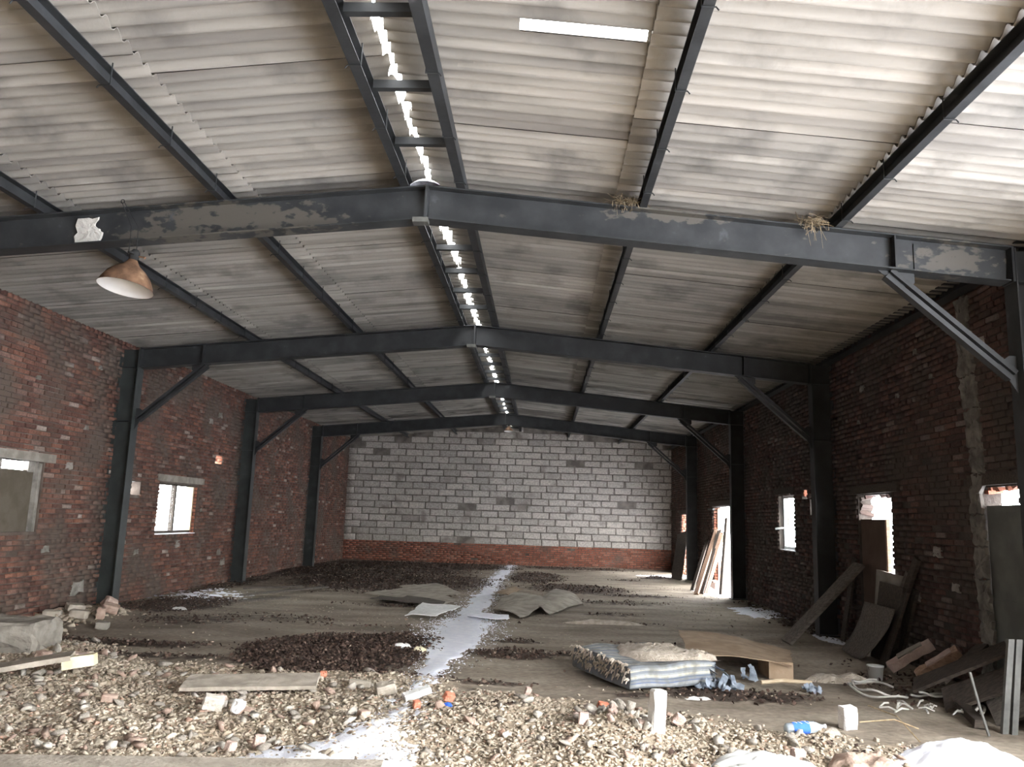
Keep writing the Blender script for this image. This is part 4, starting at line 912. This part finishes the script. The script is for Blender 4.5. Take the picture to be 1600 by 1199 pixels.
# ---------------------------------------------------------------- mattress and the torn bedding
def mattress():
    import bmesh
    ux = Vector((.915, .403, 0)); uy = Vector((-.403, .915, 0)); o0 = Vector((2.29, 8.72, 0)); Lx, Ly, Hh = 1.02, 1.35, .25
    r = empty('mattress', o0); tag(r, 'torn old mattress with blue and cream stripes lying on the floor', 'mattress')
    # cross section rounded; sweep along ux
    prof = []; k = 7; rc = .055
    for cx_, cz, a0 in ((Ly-rc, rc, -90), (Ly-rc, Hh-rc, 0), (rc, Hh-rc, 90), (rc, rc, 180)):
        for i in range(k): a = math.radians(a0+90*i/(k-1)); prof.append((cx_+rc*math.cos(a), cz+rc*math.sin(a)))
    prof = prof[2*k:]+prof[:2*k]                      # starts at the top front corner
    prof = prof[k-1:]+prof[:k-1]
    P = []
    for i in range(len(prof)):
        a, b_ = Vector(prof[i]), Vector(prof[(i+1) % len(prof)]); n_ = max(1, int((b_-a).length/.05))
        P += [a.lerp(b_, t_/n_) for t_ in range(n_)]
    n = len(P); nu = 16; acc = [0]
    for i in range(n): acc.append(acc[-1]+(P[(i+1) % n]-P[i]).length)
    bm = bmesh.new(); uvl = bm.loops.layers.uv.new('UVMap'); G = []
    for i in range(nu+1):
        u = i/nu; row = []
        e = .02*math.cos(u*math.pi*2)
        for j, p in enumerate(P):
            nn = (vnoise(u*5+1, j*.35).item()-.5)*.03; xx = u*Lx+(vnoise(j*.7, 3).item()-.5)*(.12 if u > .9 else .02)
            sag = .03*math.sin(u*9)*.3+(vnoise(u*3, p.x*3).item()-.5)*.05*(p.y/Hh)
            c = o0+ux*xx+uy*(p.x+nn*.5)+Vector((0, 0, max(.01, p.y+sag+nn*.3)+Hs(2.6, 9)*.5+.02)); row.append(bm.verts.new(c))
        G.append(row)
    for i in range(nu):
        for j in range(n):
            q = [(i, j), (i, (j+1) % n), (i+1, (j+1) % n), (i+1, j)]; fa = bm.faces.new([G[a][b_] for a, b_ in q]); fa.smooth = True
            vv = [acc[j]/.16, acc[j+1]/.16, acc[j+1]/.16, acc[j]/.16]
            for lp, w, (a, b_) in zip(fa.loops, vv, q): lp[uvl].uv = (a/nu, w)
    for row in (G[0][::-1], G[-1]): 
        fa = bm.faces.new(row)
        for lp in fa.loops: lp[uvl].uv = (0, .05)
    me = bpy.data.meshes.new('cover'); bm.to_mesh(me); bm.free(); me.materials.append(M['ticking']); link('cover', me, r)
    # frayed padding along the left end
    random.seed(5); b = MB()
    for i in range(150):
        t_ = random.random(); z = Hh*random.uniform(.35, 1.0)+.03; c = o0+uy*(t_*Ly)+ux*random.uniform(-.02, .03)+Vector((0, 0, z)); d = Vector((-random.uniform(.01, .05), random.uniform(-.04, .04), random.uniform(-.07, .02)))
        b.tube([c, c+d*.5+Vector((0, 0, .02)), c+d], [.016, .012, .005], 4)
    b.obj('frayed_padding', 'wool', r)
    b = MB()
    for i in range(40):
        t_ = random.random(); c = o0+ux*(Lx+random.uniform(-.03, .05))+uy*(t_*.7)+Vector((0, 0, random.uniform(.08, Hh))); d = Vector((random.uniform(.03, .16), random.uniform(-.12, .04), random.uniform(-.12, .0)))
        b.bar(c, c+d, random.uniform(.02, .06), .004, up=(random.random(), random.random(), 1), n=2, jit=.02)
    b.obj('torn_cover', 'rag_blue', r)
    # stuffing on top
    def lump(name, c, s, m, sd):
        n_ = 18; v = []
        for i in range(n_+1):
            for j in range(n_+1):
                u, w = i/n_*2-1, j/n_*2-1; d = math.hypot(u, w); k_ = max(0, 1-d**2.2)
                nz = fbm(np.array(u*3+sd), np.array(w*3.), 4).item(); p = Vector(c)+ux*(u*s[0])+uy*(w*s[1]); v.append((p.x+(nz-.5)*.08, p.y, c[2]+s[2]*(k_**.6)*(.15+1.5*nz+.5*abs(fbm(np.array(u*7+sd), np.array(w*7.), 2).item()-.5)*4)-.02*(d > .95)))
        f = [(i*(n_+1)+j, i*(n_+1)+j+1, (i+1)*(n_+1)+j+1, (i+1)*(n_+1)+j) for i in range(n_) for j in range(n_)]
        return MB().add(v, f).obj(name, m, r, True)
    c = o0+ux*.72+uy*.62; lump('stuffing', (c.x, c.y, .28), (.44, .4, .065), 'wool', 3); c = o0+ux*1.0+uy*.3; lump('stuffing', (c.x, c.y, .27), (.26, .13, .06), 'wool', 7)
    c = o0+ux*.55+uy*.85; lump('stuffing', (c.x, c.y, .27), (.2, .3, .06), 'wool', 12)
mattress()
sheet('cardboard_sheet', [(3.05, 9.75, .24), (4.25, 9.75, .17), (4.75, 11.4, .10), (3.3, 11.7, .26)], 'cardboard', 'brown cardboard sheet draped beyond the right end of the mattress', 'cardboard', .01, .06, 14, 11)
MB().box((4.02, 9.82, .0), (4.3, 10.3, .19)).obj('cardboard_box', 'cardboard', origin=(4.1, 9.9, 0)); tag(bpy.data.objects['cardboard_box'], 'low brown box under the right corner of the cardboard sheet', 'box')
def tatters(c, sp, h, n, label, seed, m='rag_blue'):
    random.seed(seed); b = MB(); z0 = Hs(c[0], c[1])
    for i in range(n):
        p = Vector((c[0]+random.uniform(-sp, sp), c[1]+random.uniform(-sp, sp)*.7, z0+random.uniform(.3, 1)*h)); q = Vector((p.x+random.uniform(-sp, sp)*.8, p.y-random.uniform(0, sp), z0+random.uniform(.005, .03)+random.random()*.2*h)); b.bar(p, q, random.uniform(.03, .07), .004, up=(random.uniform(-.3, 1), -1, random.random()), n=3, jit=.022)
    o = b.obj('rag', m, origin=(c[0], c[1], z0)); tag(o, label, 'rag')
tatters((3.72, 9.6, 0), .07, .21, 7, 'grey blue rag hanging from the cardboard sheet', 21)
tatters((3.28, 9.1, 0), .17, .16, 22, 'torn blue ticking heap at the right end of the mattress', 25)
tatters((4.27, 9.12, 0), .08, .1, 9, 'blue grey rag tuft at the end of the pale stick', 27)
crumple('rag', (4.85, 9.9, .03), (.42, .22, .1), 'wool', 'dirty wool rag trailing away right of the cardboard sheet', 'rag', 22, 14)
MB().tube([(3.75, 9.15, .08), (4.0, 9.2, .1), (4.3, 9.18, .09)], .022, 7).obj('stick', 'wood_pale', origin=(3.75, 9.15, .08)); tag(bpy.data.objects['stick'], 'pale short stick on the litter in front of the cardboard', 'stick')
crumple('paper_scrap', (2.95, 8.55, .03), (.16, .05, .03), 'aerated', 'flat white paper scrap in front of the mattress', 'paper', 24, 8)

# ---------------------------------------------------------------- bottle
def bottle():
    loc = Vector((3.57, 7.2, Hs(3.57, 7.2)+.05)); r = empty('plastic_bottle', loc); tag(r, 'clear plastic bottle with a blue label lying in the rubble', 'bottle')
    R = Matrix.Translation(loc) @ Matrix.Rotation(.15, 4, 'Z') @ Matrix.Rotation(math.radians(86), 4, 'Y')
    for nm, pr, m in (('bottle_body', [(0, -.15), (.03, -.152), (.047, -.135), (.048, .08), (.044, .11), (.02, .16), (.014, .175), (.014, .19), (0, .19)], 'bottle'), ('bottle_label', [(.0495, -.09), (.05, -.088), (.05, .05), (.0495, .052)], 'label_blue'), ('bottle_cap', [(0, .185), (.017, .185), (.017, .208), (0, .208)], 'label_white')):
        me = MB().lathe(pr, k=24).mesh(nm, m, True); me.transform(R); p = link(nm, me, r)
        if nm == 'bottle_label': lab = p
    b = MB()                                        # pale wave and strokes printed on the label
    for zz, a0, a1, w in ((-.06, -1.9, .2, .009), (-.02, -1.6, .5, .007), (.015, -2.0, -.1, .012), (.035, -1.2, .6, .006)):
        pts = [R @ Vector((.0515*math.cos(a0+(a1-a0)*t/8+3.3), .0515*math.sin(a0+(a1-a0)*t/8+3.3), zz+.012*math.sin(t*.9))) for t in range(9)]; b.tube(pts, w*.35, 4)
    b.obj('label_print', 'label_white', lab)
bottle()

# ---------------------------------------------------------------- the clutter against the right wall
def board(name, p, q, w, t, up, m, label, cat='board', n=4, jit=.008):
    o = MB().bar(p, q, w, t, up, n, jit).obj(name, m, origin=p); tag(o, label, cat); return o
board('wood_plank', (5.0, 12.45, .06), (6.18, 12.62, 1.22), .24, .05, (-.6, -.2, .6), 'wood_grey', 'thick grey plank leaning diagonally from floor to wall across the second right column', 'plank')
def curved_board():
    v = []; n = 12
    for lay_ in (0, 1):
        for i in range(n+1):
            t = i/n
            for j in range(7):
                s = j/6; y = 11.95-1.0*s+.0; z = .04+.70*t; zb = .0
                # lower edge rounded like a cut off tongue
                z = .02+(.16*(s*2-1)**2 if s > .5 else .04*(1-s*2))*(1-t)+.72*t
                x = 5.62+.30*t+.05*math.sin(t*3.1)+lay_*.012; y -= .12*t
                v.append((x, y, z))
    N_ = (n+1)*7; f = []
    for i in range(n):
        for j in range(6): a = i*7+j; f += [(a, a+1, a+8, a+7), (N_+a, N_+a+7, N_+a+8, N_+a+1)]
    for i in range(n): f += [(i*7, i*7+7, N_+i*7+7, N_+i*7), (i*7+6, N_+i*7+6, N_+i*7+13, i*7+13)]
    for j in range(6): f += [(j, N_+j, N_+j+1, j+1), (n*7+j, n*7+j+1, N_+n*7+j+1, N_+n*7+j)]
    o = MB().add(v, f).obj('curved_board', 'wood_grey', smooth=True, origin=(5.7, 11.5, 0)); tag(o, 'dull brown curved board with a rounded foot leaning at the right wall', 'board')
curved_board()
board('leaning_board', (5.95, 11.35, 0), (6.1, 11.3, 1.02), .75, .03, (-1, 0, .15), 'wood_dark', 'wide dark board leaning in front of the pale square one')
board('leaning_board', (6.12, 11.6, .05), (6.2, 11.55, 1.16), .95, .025, (-1, 0, .08), 'pale_board', 'pale square board standing against the right wall under the light slit')
board('leaning_board', (5.8, 11.0, 0), (6.12, 10.95, .95), .32, .03, (-1, .2, .3), 'wood_dark', 'narrow dark board right of the curved one, foot on the floor')
board('wood_plank', (5.98, 11.6, 0), (6.2, 11.0, 1.2), .12, .05, (-1, 0, .2), 'wood_grey', 'tall thin grey plank leaning right of the pale square board', 'plank')
board('wood_plank', (6.0, 11.45, 0), (6.22, 10.78, 1.40), .14, .05, (-1, 0, .2), 'wood_dark', 'tallest dark plank leaning on the right wall between boards and bundles', 'plank')
board('wood_plank', (6.02, 11.1, 0), (6.22, 10.9, 1.0), .2, .04, (-1, 0, .2), 'wood_dark', 'short dark plank behind the tallest leaning plank', 'plank')
board('wood_plank', (6.1, 13.2, 0), (6.22, 12.9, 1.3), .16, .03, (-1, 0, .1), 'wood_dark', 'dark plank upright on the wall behind the diagonal plank', 'plank')
# two foam-packed timber logs
def log(p, q, label, m1, m2):
    r = empty('timber_log', p); tag(r, label, 'timber'); b = MB().bar(p, q, .12, .105, (0, -.3, 1), 7, .03); b.obj('log_body', m1, r)
    P, Q = Vector(p), Vector(q); d = (Q-P).normalized(); MB().bar(P-d*.012, P, .10, .09, (0, -.3, 1)).obj('end_face', m2, r); MB().bar(P+d*.1+Vector((-.0, -.02, .075)), P+d*.42+Vector((0, -.02, .075)), .09, .02, (0, -.3, 1), 4, .02).obj('plaster_crust', m2, r)
log((5.62, 10.35, .10), (6.05, 10.15, .42), 'crusted grey pink timber log, farther one of the two by the bucket', 'pink_frag', 'pale_board')
log((5.78, 9.95, .08), (6.17, 9.75, .40), 'tan timber log, nearer one of the two by the bucket', 'wood_tan', 'pink_frag')
brickbat(5.9, 9.95, (.3, .12, .1), 'dark block lying under the two timber logs', 'wood_grey', (0, 0, .6), 'block', 'wood_block', seed=90)
# bucket
def bucket():
    c = (5.33, 10.05, Hs(5.33, 10.05)); r = empty('bucket', c); tag(r, 'small white plastic bucket on the floor before the leaning boards', 'bucket')
    MB().lathe([(0, .0), (.075, .0), (.092, .15), (.097, .15), (.097, .165), (.088, .165), (.072, .012), (0, .012)], c, 24).obj('bucket_body', 'white_plastic', r, True)
    MB().tube([(c[0]+.097*math.cos(a), c[1]+.04*math.sin(a)-.05, c[2]+.15-.07*math.sin(a)) for a in [i*math.pi/8 for i in range(9)]], .003, 5).obj('bucket_handle', 'galv', r)
bucket()
# cable loops
def cable():
    r = empty('cable_coil', (5.0, 8.8, .05)); tag(r, 'loose loops of whitish cable on the floor before the dark boards', 'cable')
    random.seed(9)
    for k, (cx_, cy_, rx, ry, a0, a1) in enumerate([(4.98, 9.15, .26, .42, .4, 5.9), (5.0, 9.17, .23, .38, 1.0, 5.0), (5.42, 8.55, .3, .42, -1.9, 2.4), (5.4, 8.52, .26, .36, -1.7, 2.0)]):
        pts = [(cx_+rx*math.cos(a0+(a1-a0)*t/22), cy_+ry*math.sin(a0+(a1-a0)*t/22), .05+.02*math.sin(t*.8+k)+.02*(k % 2)+Hs(cx_, cy_)) for t in range(23)]
        MB().tube(pts, .0125, 6).obj('cable_loop', 'cable', r, True)
    b = MB()
    for i in range(16):
        c = Vector((5.0+random.gauss(0, .16), 8.3+random.gauss(0, .16), .05)); d = Vector((random.gauss(0, .1), random.gauss(0, .1), random.uniform(0, .05))); b.tube([c, c+d*.5+Vector((0, 0, .02)), c+d], .009, 5)
    b.obj('cable_tangle', 'cable', r)
cable()
# the big dark boards lying slanted in the corner
board('wide_board', (5.35, 9.1, .12), (6.1, 8.65, .60), .42, .03, (-.5, .1, .8), 'wood_dark', 'wide dark board sloping up to the grey door, rear one of the pile', n=6)
board('wide_board', (5.42, 8.6, .08), (6.1, 8.2, .46), .46, .03, (-.4, -.1, .8), 'wood_dark', 'wide dark board sloping up in the right corner, middle one of the pile', n=6)
board('wide_board', (5.62, 8.1, .06), (6.1, 7.85, .34), .4, .03, (-.4, -.2, .8), 'wood_grey', 'wide greyish board at the lower right of the dark pile, nearest of the three', n=6)
board('wood_plank', (5.5, 8.85, .2), (6.15, 9.2, .55), .14, .03, (-.3, 0, 1), 'wood_dark', 'short dark plank crossing the top of the board pile', 'plank')
board('wood_plank', (5.62, 8.95, .1), (5.33, 7.75, .05), .10, .07, (0, 0, 1), 'wood_dark', 'dark square beam lying on the floor in front of the board pile', 'beam')
MB().tube([(5.16, 7.55, .53), (5.2, 7.5, .25), (5.24, 7.45, .02)], .0125, 6).obj('stick', 'galv', origin=(5.24, 7.45, 0)); tag(bpy.data.objects['stick.001'], 'thin pale stick standing slanted in front of the board pile', 'stick')
def uposts():
    for i, (xb, yb, xt, yt, l) in enumerate([(5.46, 7.62, 5.56, 7.6, 'pale metal channel post standing at the right picture edge, left one of the pair'), (5.53, 7.60, 5.63, 7.6, 'pale metal channel post at the right picture edge, right one of the pair')]):
        b = MB(); w = .026; b.extr([(-w, -.02), (w, -.02), (w, .02), (w-.005, .02), (w-.005, -.014), (-w+.005, -.014), (-w+.005, .02), (-w, .02)], (xb, yb, .0), (xt, yt, .82), (1, 0, 0), (0, 1, 0)); o = b.obj('channel_post', 'galv', origin=(xb, yb, 0)); tag(o, l, 'post')
uposts()
brickbat(5.9, 7.55, (.3, .25, .3), 'dark block in the right corner behind the channel posts', 'black', (0, 0, .3), 'block', 'dark_block', seed=95)
# straws
random.seed(17)
for i, (p, q) in enumerate([((4.55, 8.3, .06), (4.45, 7.0, .06)), ((4.2, 7.6, .06), (4.6, 7.35, .08))]):
    m_ = (Vector(p)+Vector(q))/2+Vector((.05, 0, .05)); o = MB().tube([p, m_, q], .006, 5).obj('dry_stalk', 'straw', origin=p); tag(o, ['long dry stalk lying on the dirt behind the big snow heap', 'short dry stalk crossing the long one behind the big snow heap'][i], 'stalk')
# boards leaning in the far doorway
DB = [((5.24, 20.75, 0), (6.32, 23.3, 1.60), .13, .05, 'wood_tan', 'tan board leaning in the right doorway, foot nearest the middle of the hall'),
      ((5.42, 21.0, 0), (6.34, 23.0, 1.58), .12, .05, 'wood_dark', 'dark board leaning in the right doorway next to the tan one'),
      ((5.50, 21.15, 0), (6.34, 22.75, 1.52), .12, .04, 'wood_tan', 'second tan board in the middle of the doorway bundle'),
      ((5.6, 21.3, 0), (6.36, 22.6, 1.45), .08, .04, 'wood_pale', 'pale thin board in the doorway bundle'),
      ((5.88, 20.9, 0), (6.30, 22.0, 1.92), .07, .05, 'wood_dark', 'thin dark post leaning alone at the near side of the doorway'),
      ((5.35, 21.9, 0), (6.2, 24.0, 1.30), .1, .04, 'wood_dark', 'dark board leaning behind the doorway bundle on the wall'),
      ((5.5, 25.3, 0), (6.0, 27.0, 1.45), .40, .03, 'wood_dark', 'dark wide board leaning beside the farthest right doorway')]
for p, q, w, t, m, l in DB: board('leaning_board', p, q, w, t, (-.6, -.6, .4), m, l, n=3, jit=.004)
brickbat(6.1, 22.3, (.25, .3, .2), 'red brick lump in the doorway behind the boards', 'pink_frag', (.2, .1, .3), seed=97)
